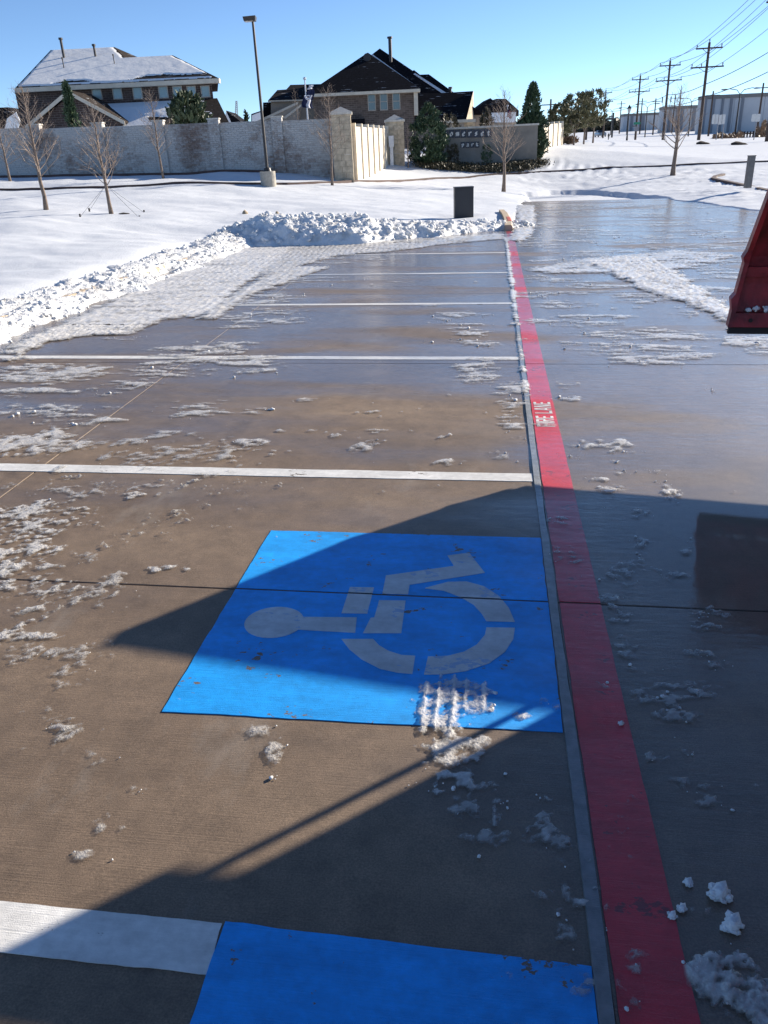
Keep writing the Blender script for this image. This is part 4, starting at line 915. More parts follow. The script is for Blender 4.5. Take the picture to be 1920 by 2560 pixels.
# stone pillars
def stone_pillar(px, Y, wd, pxtop, pxcap, label):
    p = gpt(px, 420, Y); X = float((np.array(p)-EYE) @ r0); _, zt = xz(px, pxtop, Y); _, zc = xz(px, pxcap, Y)
    t__ = thing('stone_pillar', label, 'pillar', p, 'stone entrance pillars'); z = p.z-.15; row = 0; h = wd/2; rg = random.Random(px)
    while z < zt-.02:
        z2 = min(z+.235, zt)
        sp = [-.15, .25][row % 2]*h
        for (xa, xb, ya, yb) in ((-h, sp, -h, h), (sp, h, -h, h)):
            g = .006; e = .012*rg.random(); mb = MB()
            mb.cbox(X+xa+(g if xa > -h else -e), X+xb-(g if xb < h else -e), Y+ya-e, Y+yb+e, z+g*.5, z2-g*.5); mb.build('stone_block', M['stone'], t__)
        z = z2; row += 1
    mb = MB(); mb.cbox(X-h-.07, X+h+.07, Y-h-.07, Y+h+.07, zt+.001, zt+.10)
    b_ = [cw(X-h-.05, Y-h-.05, zt+.1005), cw(X+h+.05, Y-h-.05, zt+.1005), cw(X+h+.05, Y+h+.05, zt+.1005), cw(X-h-.05, Y+h+.05, zt+.1005)]; ap = cw(X, Y, zc)
    n = len(mb.v); mb.v += [tuple(q_) for q_ in b_+[ap]]; mb.f += [[n, n+1, n+4], [n+1, n+2, n+4], [n+2, n+3, n+4], [n+3, n, n+4]]
    mb.build('pyramid_cap', M['cap'], t__)
    return X, zt
pX, pZ = stone_pillar(860, 36.6, .80, 287, 266, 'near limestone pillar with pyramid cap at the wall corner')
qX, qZ = stone_pillar(990, 48.6, .98, 305, 286, 'far limestone pillar with pyramid cap beside the juniper')
def panel_wall(pts, label, nseg, post=.09):                # pts: (px, Ybase) ends
    (xa, Ya, ta), (xb, Yb, tb_) = pts
    A_, B_ = at(xa, 400, Ya), at(xb, 400, Yb); _, zta = xz(xa, ta, Ya); _, ztb = xz(xb, tb_, Yb)
    A_.z = tz(A_.x, A_.y); B_.z = tz(B_.x, B_.y)
    t__ = thing('panel_wall', label, 'wall', (A_+B_)/2); d = (B_-A_); d.z = 0; L_ = d.length; d.normalize(); nn = Vector((d.y, -d.x, 0))
    for i in range(nseg):
        a = A_+d*(L_*i/nseg+.10); b_ = A_+d*(L_*(i+1)/nseg-.10); z0 = min(A_.z, B_.z)-.25
        za, zb2 = zta+(ztb-zta)*i/nseg, zta+(ztb-zta)*(i+1)/nseg
        a0, b0_ = Vector((a.x, a.y, z0)), Vector((b_.x, b_.y, z0)); a1_, b1 = Vector((a.x, a.y, za-.05)), Vector((b_.x, b_.y, zb2-.05))
        mb = MB(); mb.hexa([a0+nn*.06, b0_+nn*.06, b0_-nn*.06, a0-nn*.06], [a1_+nn*.06, b1+nn*.06, b1-nn*.06, a1_-nn*.06]); mb.build('panel', M['panel'], t__)
    for i in range(nseg+1):
        c_ = A_+d*(L_*i/nseg); z0 = min(A_.z, B_.z)-.25; zc = zta+(ztb-zta)*i/nseg+.08
        mb = MB(); b_ = [Vector((c_.x, c_.y, z0))+d*sx*post+nn*sy*.13 for sx, sy in ((-1, 1), (1, 1), (1, -1), (-1, -1))]
        mb.hexa(b_, [Vector((q_.x, q_.y, zc)) for q_ in b_]); mb.build('post', M['panel'], t__)
panel_wall([(886, 37.2, 313), (968, 48.0, 319)], 'sunlit cream precast wall running back between the two stone pillars', 6)
panel_wall([(1352, 54, 310), (1400, 62, 306)], 'short cream precast wall right of the tall juniper', 4)
o = thing('meter_box', 'small grey utility box on the wall beside the far stone pillar', 'box', gpt(978, 390, 48))
X_, Z_ = xz(978, 352, 47.7); mb = MB(); mb.cbox(X_-.09, X_+.09, 47.7, 47.9, tz(*cw(X_, 47.8, 0)[:2]), Z_+.15); mb.build('riser', M['steel'], o); mb = MB(); mb.cbox(X_-.14, X_+.14, 47.6, 47.698, Z_-.3, Z_+.25); mb.build('cover', M['steel'], o)

# ------------------------------------------------------------------ entrance sign wall with blackletter tiles
YS = 51.0
sx0, st0 = xz(1068, 322, YS); sx1, st1 = xz(1345, 308, YS)
sg = thing('entrance_sign', 'low stone entrance wall with dark letter tiles reading somerset park', 'sign', gpt(1200, 380, YS))
zg = tz(*cw((sx0+sx1)/2, YS, 0)[:2])-.5
mb = MB(); mb.hexa([cw(sx0, YS, zg), cw(sx1, YS, zg), cw(sx1, YS+.5, zg), cw(sx0, YS+.5, zg)], [cw(sx0, YS, st0-.1), cw(sx1, YS, st1-.1), cw(sx1, YS+.5, st1-.1), cw(sx0, YS+.5, st0-.1)]); mb.build('wall', M['signwall'], sg)
mb = MB(); mb.hexa([cw(sx0-.06, YS-.08, st0-.099), cw(sx1+.06, YS-.08, st1-.099), cw(sx1+.06, YS+.58, st1-.099), cw(sx0-.06, YS+.58, st0-.099)], [cw(sx0-.06, YS-.08, st0), cw(sx1+.06, YS-.08, st1), cw(sx1+.06, YS+.58, st1), cw(sx0-.06, YS+.58, st0)]); mb.build('coping', M['cap'], sg)
BLK = {'s': [[(.78, .78), (.5, .92), (.22, .74), (.78, .30), (.5, .08), (.2, .22)]], 'o': [[(.5, .95), (.2, .70), (.2, .28), (.5, .06), (.8, .28), (.8, .70), (.5, .95)]],
       'm': [[(.08, .85), (.18, .78), (.18, .06)], [(.18, .8), (.46, .92), (.50, .06)], [(.50, .8), (.78, .92), (.82, .06)]], 'e': [[(.25, .48), (.78, .66), (.5, .95), (.22, .70), (.22, .26), (.52, .06), (.8, .22)]],
       'r': [[(.15, .84), (.32, .76), (.32, .06)], [(.32, .74), (.62, .95), (.82, .76)]], 't': [[(.45, 1.15), (.42, .25), (.6, .06), (.82, .2)], [(.18, .82), (.78, .86)]],
       'p': [[(.12, .84), (.28, .78), (.28, -.25)], [(.28, .78), (.6, .95), (.8, .7), (.8, .28), (.5, .06), (.28, .2)]], 'a': [[(.25, .8), (.55, .95), (.76, .74), (.76, .14), (.9, .06)], [(.76, .55), (.4, .52), (.2, .28), (.42, .06), (.76, .2)]],
       'k': [[(.26, 1.2), (.26, .06)], [(.26, .5), (.6, .92), (.72, .74), (.36, .5), (.82, .06)]]}
def letter_tile(c, pxl, pxr, pyt, pyb):
    xa, zt = xz(pxl, pyt, YS-.03); xb, zb2 = xz(pxr, pyb, YS-.03)
    mb = MB(); mb.cbox(xa, xb, YS-.05, YS-.001, zb2, zt); tl = mb.build('letter_tile', M['tile'], sg)
    mb = MB(); w_, h_ = xb-xa, zt-zb2; nx, ny = .105*w_, .07*h_; k = 0
    for st_ in BLK[c]:
        for (ax, ay), (bx, by) in zip(st_[:-1], st_[1:]):
            A2 = (xa+w_*(.16+.68*ax), zb2+h_*(.20+.52*ay)); B2 = (xa+w_*(.16+.68*bx), zb2+h_*(.20+.52*by)); k += 1
            yy = YS-.056-.0012*k
            mb.poly([cw(A2[0]-nx, yy, A2[1]-ny), cw(B2[0]-nx, yy, B2[1]-ny), cw(B2[0]+nx, yy, B2[1]+ny), cw(A2[0]+nx, yy, A2[1]+ny)])
    mb.build('letter', M['letter'], tl)
for i, c in enumerate('somerset'):
    x = 1105.5+15.55*i; letter_tile(c, x, x+14.0, 325-.28*i, 345-.30*i)
for i, c in enumerate('park'):
    x = 1151.5+12.0*i; letter_tile(c, x, x+10.6, 355-.3*i, 369.6-.25*i)

# ------------------------------------------------------------------ houses
def hip(mb, X0, X1, Y0, Y1, ze, rx0, rx1, ry0, ry1, zr, bs=1.):   # eave rectangle, ridge segment
    n = len(mb.v); mb.v += [tuple(cw(*p)) for p in ((X0, Y0, ze), (X1, Y0, ze), (X1*bs, Y1, ze), (X0*bs, Y1, ze), (rx0, ry0, zr), (rx1, ry1, zr))]
    mb.f += [[n, n+1, n+5, n+4], [n+1, n+2, n+5], [n+2, n+3, n+4, n+5], [n+3, n, n+4], [n, n+3, n+2, n+1]]
def window(parent, X0, X1, Y, z0, z1, glass, sash=True, fr=.055):
    mb = MB(); f_ = fr
    mb.cbox(X0, X1, Y-.05, Y-.002, z0, z0+f_); mb.cbox(X0, X1, Y-.05, Y-.002, z1-f_, z1); mb.cbox(X0, X0+f_, Y-.049, Y-.003, z0+f_, z1-f_); mb.cbox(X1-f_, X1, Y-.049, Y-.003, z0+f_, z1-f_)
    if sash: mb.cbox(X0+f_, X1-f_, Y-.047, Y-.004, (z0+z1)/2-.025, (z0+z1)/2+.025)
    o_ = mb.build('window', M['frame'], parent)
    mb = MB(); mb.cbox(X0+f_*.5, X1-f_*.5, Y-.025, Y-.01, z0+f_*.5, z1-f_*.5); mb.build('pane', glass, o_)
def snow_on(parent, quad, keepf, name='roof_snow', th=.06, n=90, m_=60, seed=0):
    A_, B_, C_, D_ = [np.array(q_) for q_ in quad]          # A-B along the eave, D-C along the ridge
    s_, t_ = np.meshgrid(np.linspace(0, 1, n), np.linspace(0, 1, m_))
    Pp = (A_*(1-s_[..., None])+B_*s_[..., None])*(1-t_[..., None]) + (D_*(1-s_[..., None])+C_*s_[..., None])*t_[..., None]
    nn = np.cross(B_-A_, D_-A_); nn /= np.linalg.norm(nn); nn *= np.sign(nn[2])
    k = keepf(s_, t_); Pp = Pp + nn*(th*np.clip(k*4, .12, 1)*(.8+.4*fbm(s_*9, t_*5, seed, 3)))[..., None]
    id_ = np.arange(s_.size).reshape(s_.shape); q_ = np.stack([id_[:-1, :-1], id_[:-1, 1:], id_[1:, 1:], id_[1:, :-1]], -1)
    kk = (k > 0); kk = kk[:-1, :-1] & kk[:-1, 1:] & kk[1:, 1:] & kk[1:, :-1]; q_ = q_[kk]; us, inv = np.unique(q_, return_inverse=True)
    return mk(name, Pp.reshape(-1, 3)[us], inv.reshape(-1, 4), M['roofsnow'], parent, smooth=True)
def pipe(parent, px, pyb, pyt, Y, r_=.06):
    xa, za = xz(px, pyb, Y); _, zb2 = xz(px, pyt, Y); mb = MB(); mb.tube([cw(xa, Y, za-.5), cw(xa, Y, zb2-.12)], r_, 8); mb.tube([cw(xa, Y, zb2-.12), cw(xa, Y, zb2)], r_*1.6, 8); mb.build('vent_pipe', M['metalpipe'], parent)
# left house
Y0 = 56.; h1 = thing('brick_house', 'dark brown brick house with a snow-covered hip roof behind the left wall', 'house', gpt(290, 420, 58))
xl, ze = xz(36, 211, Y0); xr, _ = xz(548, 206, Y0); ze = (ze + xz(548, 206, Y0)[1])/2
zg = 1.0
ra, zr1 = xz(127, 126, Y0+5); rb, _ = xz(287, 126, Y0+5); rc, zr2 = xz(432, 139, Y0+5)
wl, _ = xz(52, 300, Y0+.45); wr, _ = xz(540, 300, Y0+.45)
mb = MB(); kb = 1.19; mb.hexa([cw(wl, Y0+.45, zg), cw(wr, Y0+.45, zg), cw(wr*kb, Y0+9.6, zg), cw(wl*1.1, Y0+9.6, zg)], [cw(wl, Y0+.45, ze-.02), cw(wr, Y0+.45, ze-.02), cw(wr*kb, Y0+9.6, ze-.02), cw(wl*1.1, Y0+9.6, ze-.02)]); mb.build('wall', M['brick1'], h1)
slope = (zr2-ze)/5.; Ya_ = 5.6
for _ in range(12): Ya_ = (xz(127, 126, Y0+Ya_)[1]-ze)/slope
ra, zr1 = xz(127, 126, Y0+Ya_); rb, _ = xz(287, 126, Y0+Ya_); rs_, _ = xz(311, 140, Y0+5)
face = [(xl, 0), (xr, 0), (rc, 5), (rs_, 5), (rb, Ya_), (ra, Ya_)]
fp_ = [cw(x, Y0+y, ze+.02+slope*y) for x, y in face]
bk = [cw(xl*1.2, Y0+2*Ya_, ze), cw(xr*1.2, Y0+10, ze)]
mb = MB(); n = len(fp_); mb.v += [tuple(p_) for p_ in fp_+bk]
mb.f += [list(range(n)), [1, n+1, 2], [2, n+1, n, 5, 4, 3], [0, 5, n], [0, n, n+1, 1]]; roof = mb.build('roof', M['shingle2'], h1)
mb = MB(); mb.cbox(xl-.02, xr+.02, Y0-.06, Y0+.44, ze-.24, ze+.012); mb.build('eave_trim', M['trim'], h1)
gxx, gyy = np.meshgrid(np.linspace(xl, xr, 190), np.linspace(0, Ya_, 110)); e = fbm(gxx*1.6, gyy*1.6, 91, 4); sN = (gxx-xl)/(xr-xl)
kf = -sdf_poly(gxx, gyy, face)-.06-(e-.5)*.16
bare = np.clip(1-((sN-.27)/.10)**2, 0, 1)*.42 + sstep(.54, .64, sN)*.62
kf = np.minimum(kf, np.where(gyy < .30, np.where(sN < .965, .2, -1), gyy-.30-bare*(.6+.9*e)+.25*(bare < .02)))
kf = np.minimum(kf, (1.-sN)*9-.25-e*1.4*sstep(.3, 2.5, gyy))
nn_ = np.array((FH[0]*-slope, FH[1]*-slope, 1.)); nn_ /= np.linalg.norm(nn_)
Pp = np.array([[np.array(cw(gxx[j, i], Y0+gyy[j, i], ze+.02+slope*gyy[j, i])) for i in range(190)] for j in range(110)]) + nn_*(.07*np.clip(kf*5, .1, 1)*(.8+.4*e))[..., None]
id_ = np.arange(gxx.size).reshape(gxx.shape); q_ = np.stack([id_[:-1, :-1], id_[:-1, 1:], id_[1:, 1:], id_[1:, :-1]], -1); kk = kf > 0
q_ = q_[kk[:-1, :-1] & kk[:-1, 1:] & kk[1:, 1:] & kk[1:, :-1]]; us, inv = np.unique(q_, return_inverse=True)
mk('roof_snow', Pp.reshape(-1, 3)[us], inv.reshape(-1, 4), M['roofsnow'], roof, smooth=True)
for (px, pb, ptop, Yp, r_) in [(158, 133, 94, Y0+5.4, .09), (238, 136, 110, Y0+5.3, .08), (157, 154, 143, Y0+3.2, .035), (284, 146, 135, Y0+3.6, .035)]: pipe(h1, px, pb, ptop, Yp, r_)
for i, (a, b_, t_, bt) in enumerate([(590, 668, 410, 490), (724, 800, 410, 488), (855, 930, 407, 487), (1022, 1096, 404, 481), (1115, 1188, 403, 478), (1207, 1277, 402, 476), (1297, 1366, 400, 475)]):
    Yw = Y0+.45; xa, zt = xz(a/2.592, 60+t_/2.592, Yw); xb, zb2 = xz(b_/2.592, 60+bt/2.592, Yw); window(h1, xa, xb, Yw, zb2, zt, M['blind'], False)
# its low front wing: brick gable and a lean-to roof
Y1 = 52.; gl, gz_ = xz(178/2.592, 60+655/2.592, Y1); gr, _ = xz(805/2.592, 60+660/2.592, Y1); gp, gpz = xz(440/2.592, 60+432/2.592, Y1)
mb = MB(); mb.prism([cw(gl+.15, Y1+.2, zg), cw(gr-.15, Y1+.2, zg), cw(gr-.15, Y1+.2, gz_-.1), cw(gp, Y1+.2, gpz-.22), cw(gl+.15, Y1+.2, gz_-.1)], FH*4.3); mb.build('gable_wall', M['brick1'], h1)
mb = MB()
for (a, za, b_, zb2) in ((gl-.1, gz_-.06, gp, gpz), (gp, gpz, gr+.1, gz_-.06)):
    mb.prism([cw(a, Y1-.1, za-.10), cw(b_, Y1-.1, zb2-.10), cw(b_, Y1-.1, zb2+.04), cw(a, Y1-.1, za+.04)], FH*4.6)
wing = mb.build('gable_roof', M['shingle2'], h1)
mb = MB()
for (a, za, b_, zb2) in ((gl-.1, gz_-.06, gp, gpz), (gp, gpz, gr+.1, gz_-.06)):
    mb.prism([cw(a, Y1-.14, za-.20), cw(b_, Y1-.14, zb2-.20), cw(b_, Y1-.14, zb2+.02), cw(a, Y1-.14, za+.02)], FH*.038)
mb.build('gable_trim', M['trim'], h1)
la, lz = xz(560/2.592, 60+520/2.592, Y0+.3); lb, _ = xz(1408/2.592, 60+507/2.592, Y0+.3); lc, lze = xz(1485/2.592, 60+640/2.592, Y1); ld, _ = xz(780/2.592, 60+655/2.592, Y1)
mb = MB(); mb.prism([cw(ld, Y1, lze-.12), cw(lc, Y1, lze-.12), cw(lc, Y1, lze), cw(ld, Y1, lze)], FH*.1)
Vq = [cw(ld-1.5, Y1+.02, lze), cw(lc, Y1+.02, lze), cw(lb, Y0+.44, lz), cw(la-1.5, Y0+.44, lz)]
mb.poly(Vq); mb.poly([Vq[1], cw(lc*1.09, Y0+.44, lze-.1), Vq[2]]); lean = mb.build('lean_to_roof', M['shingle2'], h1)
mb = MB(); mb.cbox(ld-1, lc-1.0, Y1+.35, Y0+.44, zg, lze-.121); mb.build('wing_wall', M['brick1'], h1)
mb = MB(); mb.cbox(gr-.1, lc, Y1-.07, Y1-.002, lze-.16, lze-.01); mb.build('gutter', M['trim'], h1)
def keep2(s_, t_):
    e = fbm(s_*10, t_*5, 95, 4); k = np.minimum(.96-t_, .90-s_-(e-.5)*.22-.05*(1-t_)); low = (s_ > .34+.06*e) & (s_ < .75); k = np.where(low, np.minimum(k, t_-.30-(e-.5)*.25), k); return np.minimum(k, t_-.02)
snow_on(lean, [Vector(q_)+Vector((0, 0, .03)) for q_ in (cw(gr-1.0, Y1+.02, lze), Vq[1], Vq[2], cw(la, Y0+.44, lz))], keep2, n=90, m_=50, th=.10)
# right house
Yb = 60.; h2 = thing('gabled_house', 'large dark-roofed brick house with steep gables behind the stone pillars', 'house', gpt(940, 400, 62))
def c2(x, y): return (560+x/2.44, 80+y/2.44)
e0x, e0z = xz(*c2(500, 372), Yb); e1x, e1z = xz(*c2(1197, 350), Yb); ez = (e0z+e1z)/2
ax, az_ = xz(*c2(877, 125), Yb+5.5)
w0, _ = xz(*c2(548, 450), Yb+.5); w1_, _ = xz(*c2(1160, 450), Yb+.5)
mb = MB(); mb.cbox(w0, w1_, Yb+.5, Yb+11, 1., ez-.02); mb.build('wall', M['brick2'], h2)
mb = MB(); hip(mb, e0x, e1x, Yb, Yb+14, ez, ax, ax+.01, Yb+5.5, Yb+9, az_); r1 = mb.build('front_roof', M['shingle'], h2)
mb = MB(); mb.cbox(e0x, e1x, Yb-.05, Yb+.49, ez-.2, ez-.021); mb.cbox(w1_-.02, w1_+.25, Yb+.2, Yb+.49, ez-1.6, ez-.201); mb.build('eave_trim', M['trim'], h2)
mb = MB(); vx, vz = xz(*c2(872, 156), Yb+4.4); mb.tube([cw(vx, Yb+4.2, vz), cw(vx, Yb+5.0, vz)], .26, 14); mb.build('roof_vent', M['metalpipe'], r1)
def roofface(poly, Yt, Yb_, pyt, pyb, name, dpt=.25, mat='shingle'):
    out = []
    for (x, y) in poly:
        k = (y-pyt)/(pyb-pyt); Yy = Yt+(Yb_-Yt)*k; xx, zz = xz(*c2(x, y), Yy); out.append(cw(xx, Yy, zz))
    mb = MB(); mb.prism(out[::-1], FH*dpt); return mb.build(name, M[mat], h2)
r2 = roofface([(905, 135), (950, 100), (1150, 235), (1385, 420), (1385, 560), (1160, 560), (1100, 300)], 70, 64.5, 100, 560, 'rear_roof')
r3 = roofface([(1140, 240), (1160, 232), (1195, 260), (1250, 258), (1400, 368), (1400, 480), (1150, 480)], 72, 69.5, 232, 480, 'side_roof')
r4 = roofface([(1165, 372), (1330, 372), (1521, 360), (1475, 545), (1165, 545)], 65.5, 62, 360, 545, 'wing_roof')
mb = MB()
for a, b_, Ya, Yc, w_ in (((905, 135), (1196, 345), 69.4, 66.4, 24), ((1165, 250), (1355, 370), 67.9, 66.4, 17)):
    q_ = []
    for (x, y), Yy in ((a, Ya), (b_, Yc), ((b_[0]-w_*1.6, b_[1]+2), Yc), ((a[0]-w_*.6, a[1]+6), Ya)):
        xx, zz = xz(*c2(x, y), Yy-.6); q_.append(cw(xx, Yy-.6, zz))
    mb.prism(q_[::-1], FH*.12)
mb.build('valley_snow', M['roofsnow'], r2)
mb = MB(); gx_, gz1 = xz(*c2(1521, 360), 65.3); gx2, gz2 = xz(*c2(1475, 545), 61.9)
mb.prism([cw(gx_+.02, 65.3, gz1), cw(gx2+.02, 61.9, gz2), cw(gx2+.75, 63.5, gz2), cw(gx_+.10, 66.0, gz1)], (0, 0, .06)); mb.cbox(gx2-.1, gx2+.7, 62.4, 66, 1., gz2-.05); mb.build('side_gable', M['stone'], h2)
mb = MB(); xa, zz = xz(*c2(1165, 545), 62); mb.cbox(xa, gx2-.11, 62.05, 66, 1., zz-.02); mb.build('wing_wall', M['siding'], h2)
mb = MB(); mb.cbox(xa, gx2+.7, 61.85, 62.04, zz-.22, zz-.03); mb.build('wing_eave', M['trim'], h2)
for a, b_, tp in ((874, 928, 375), (948, 1001, 372), (1025, 1077, 369)):
    Yw = Yb+.5; xa, zt = xz(*c2(a, tp), Yw); xb, zb2 = xz(*c2(b_, tp+105), Yw); window(h2, xa, xb, Yw, zb2, zt, M['glass'])
mb = MB(); xa, zt = xz(*c2(780, 535), Yb+.4); xb, zb2 = xz(*c2(860, 562), Yb+.4); mb.cbox(xa, xb, Yb-.6, Yb+.49, zb2, zt); mb.build('porch_roof', M['shingle'], h2)
pipe(h2, *[560+1015/2.44, 80+140/2.44, 80+28/2.44], 69, .13); pipe(h2, 560+1381/2.44, 80+365/2.44, 80+335/2.44, 70, .1)
# its left wing
def l2(x, y, Y): return cw(xz(*c2(x, y), Y)[0], Y, xz(*c2(x, y), Y)[1])
mb = MB(); mb.prism([l2(268, 418, 61), l2(600, 408, 61), l2(640, 316, 66), l2(405, 322, 66), l2(380, 350, 64.5), l2(325, 354, 64.5)][::-1], FH*.2); mb.build('wing_roof', M['shingle'], h2)
mb = MB(); mb.prism([l2(286, 424, 61.3), l2(560, 416, 61.3), l2(560, 560, 61.3), l2(286, 560, 61.3)], FH*4); mb.build('wing_wall', M['siding'], h2)
mb = MB(); mb.prism([l2(268, 418, 60.95), l2(560, 409, 60.95), l2(560, 417, 60.95), l2(268, 426, 60.95)], FH*.3); mb.build('wing_eave', M['trim'], h2)
mb = MB(); mb.prism([l2(238, 430, 62), l2(284, 428, 62), l2(284, 560, 62), l2(238, 560, 62)], FH*3); mb.build('wing_side', M['shingle'], h2)
mb = MB(); mb.prism([l2(195, 545, 60), l2(450, 425, 60), l2(450, 440, 60), l2(225, 548, 60)], FH*.3); mb.prism([l2(355, 525, 60), l2(470, 440, 60), l2(470, 455, 60), l2(375, 528, 60)], FH*.28); mb.build('porch_trim', M['trim'], h2)
mb = MB(); mb.prism([l2(225, 548, 60.1), l2(455, 436, 60.1), l2(455, 560, 60.1), l2(225, 560, 60.1)], FH*.8); mb.build('porch_gable', M['siding'], h2)
# far houses
def far_house(label, pts_roof, Y, wallpoly, snowpoly=None):
    q_ = [cw(xz(*p, Y)[0], Y+(k_ if len(pts_roof) < 0 else 0), xz(*p, Y)[1]) for p, k_ in zip(pts_roof, [0]*9)]
    t__ = thing('distant_house', label, 'house', gpt(pts_roof[0][0], 390, Y))
    mb = MB(); mb.prism(q_, FH*6); rf = mb.build('roof', M['shingle'], t__)
    mb = MB(); w_ = [cw(xz(*p, Y+.3)[0], Y+.3, xz(*p, Y+.3)[1]) for p in wallpoly]; mb.prism(w_, FH*5); mb.build('wall', M['siding'], t__)
    if snowpoly:
        mb = MB(); w_ = [cw(xz(*p, Y-.1)[0], Y-.1, xz(*p, Y-.1)[1]) for p in snowpoly]; mb.prism(w_, FH*.08); mb.build('roof_snow', M['roofsnow'], rf)
far_house('far dark-roofed house with snow patch right of the gabled house', [(1190, 272), (1226, 245), (1232, 250), (1240, 247), (1265, 247), (1297, 276), (1297, 290), (1190, 290)], 95, [(1195, 288), (1290, 288), (1290, 335), (1195, 335)], [(1228, 282), (1290, 280), (1290, 306), (1232, 306)])
far_house('small grey house between the brick house and the lamp post', [(565, 276), (605, 306), (605, 320), (572, 320)], 80, [(566, 300), (606, 306), (606, 330), (566, 330)], [(565, 278), (578, 306), (572, 310), (563, 290)])
far_house('house roof with snow at the far left edge', [(-30, 270), (20, 268), (52, 300), (48, 330), (-30, 330)], 85, [(-30, 300), (45, 300), (45, 350), (-30, 350)], [(18, 296), (40, 280), (50, 302), (45, 325), (10, 325)])
far_house('small snowy roof just left of the lamp post', [(628, 285), (655, 276), (660, 300), (628, 305)], 90, [(630, 300), (660, 300), (660, 330), (630, 330)], [(630, 288), (654, 279), (656, 300), (630, 304)])
p = gpt(1142, 380, 66); o = thing('garden_porch', 'small dark porch roof right of the gabled house', 'porch', p)
mb = MB(); mb.prism([l2(1508, 450, 64), l2(1580, 492, 64), l2(1580, 505, 64), l2(1500, 505, 64)], FH*3); mb.build('roof', M['shingle'], o); mb = MB(); mb.prism([l2(1510, 506, 64.3), l2(1572, 506, 64.3), l2(1572, 580, 64.3), l2(1510, 580, 64.3)], FH*.3); mb.build('wall', M['siding'], o)

# ------------------------------------------------------------------ bare trees
def bare_tree(px, py, Y, pytop, spread, seed, label, lean=0., nb=44, wires=False, tr=.055, low=.28):
    rg = random.Random(seed); p = gpt(px, py, Y); H_ = at(px, pytop, Y).z - p.z
    t__ = thing('bare_tree', label, 'tree', p, 'young bare street trees')
    tk = []; x = y = 0.
    for i in range(9):
        k = i/8; tk.append(p+Vector((x, y, H_*k-.05))); x += rg.uniform(-.03, .03)*H_*.25+lean*H_/8*r0[0]; y += rg.uniform(-.03, .03)*H_*.25+lean*H_/8*r0[1]
    mb = MB(); mb.tube(tk, [tr*1.25]+[tr*(1-.88*k/8) for k in range(1, 9)], 8); mb.build('trunk', M['bark'], t__, smooth=True)
    mb = MB()
    def tpos(k):
        f_ = k*8; i = min(int(f_), 7); return tk[i].lerp(tk[i+1], f_-i)
    def branch(a, d, L_, r_, lev):
        pts = [a]; q_ = a; dd = d.copy(); ns = 4 if lev == 0 else 3
        for s_ in range(ns):
            dd = (dd+Vector((rg.uniform(-.2, .2), rg.uniform(-.2, .2), rg.uniform(-.06, .18)))).normalized(); q_ = q_+dd*(L_/ns); pts.append(q_)
        mb.tube(pts, [r_*(1-.75*i/ns) for i in range(ns+1)], 4 if lev == 0 else 3, False)
        if lev < 2:
            for _ in range(rg.randint(3, 6) if lev == 0 else rg.randint(1, 3)):
                f_ = rg.uniform(.25, 1.); i = min(int(f_*ns), ns-1); b_ = pts[i].lerp(pts[i+1], f_*ns-i)
                e = (pts[i+1]-pts[i]).normalized(); s_ = Vector((rg.uniform(-1, 1), rg.uniform(-1, 1), rg.uniform(-.3, .9))).normalized()
                branch(b_, (e*.75+s_*.75).normalized(), L_*rg.uniform(.28, .5), r_*.5, lev+1)
    for i in range(nb):
        k = low+(.97-low)*(i/nb)**.9; az = i*2.4+rg.uniform(-.5, .5); L_ = spread*(1.05-(k-low)/(1-low))**.8*rg.uniform(.75, 1.15)+.12
        up = rg.uniform(.35, .95)+k*.5; d = Vector((math.cos(az), math.sin(az), up)).normalized()
        branch(tpos(k), d, L_, max(.0065, tr*.27*(1.1-k)), 0)
    mb.build('crown', M['twig'], t__)
    if wires:
        for a in (2.6, 4.3, 5.9, 1.0):
            e = p+Vector((math.cos(a)*1.0, math.sin(a)*1.0, 0)); e.z = tz(e.x, e.y)
            mb = MB(); mb.tube([tpos(.30), e], .004, 4); mb.build('guy_wire', M['wire'], t__)
            mb = MB(); mb.tube([e-Vector((0, 0, .05)), e+Vector((0, 0, .07))], .022, 6); mb.build('stake', M['black'], t__)
    return p
bare_tree(27, 459, 34, 285, 1.05, 1, 'bare tree at the far left edge in front of the wall', 0, 40)
bare_tree(115, 523, 23, 210, .95, 2, 'second bare tree from left, tall, in front of the whitewashed wall', 0, 50, False, .06)
bare_tree(278, 532, 22, 262, .85, 3, 'staked bare tree with guy wires nearest the snow ridge', 0, 46, True, .055)
bare_tree(409, 448, 34, 218, .85, 4, 'slim bare tree in front of the wall left of the lamp post', 0, 48)
bare_tree(829, 439, 34, 212, .95, 5, 'bare tree in front of the stone corner pillar', .0, 46)
bare_tree(1260, 421, 39, 222, 1.45, 6, 'rounded bare tree in front of the entrance sign', 0, 54, False, .085)
bare_tree(1685, 405, 44, 212, 1.6, 7, 'bare tree standing before the power poles at right', .02, 40, False, .12)
p = gpt(278, 532, 22); o = lumps('soil_patch', [(p.x+.16*r0[0], p.y+.16*r0[1], p.z+.0, .10)], M['mulch'], I2, base=p); o.scale = (2.2, 1., .35); tag(o, 'dark bare soil at the foot of the staked tree', 'soil')
for (px, py, Y, pt_, sp_, sd, l_) in [(745, 310, 52, 218, .8, 21, 'small bare tree behind the wall left of the flag'), (1020, 388, 47.5, 308, .35, 22, 'bare brown twiggy shrub beside the far stone pillar')]:
    bare_tree(px, py, Y, pt_, sp_, sd, l_, 0, 26, False, .04, .15)

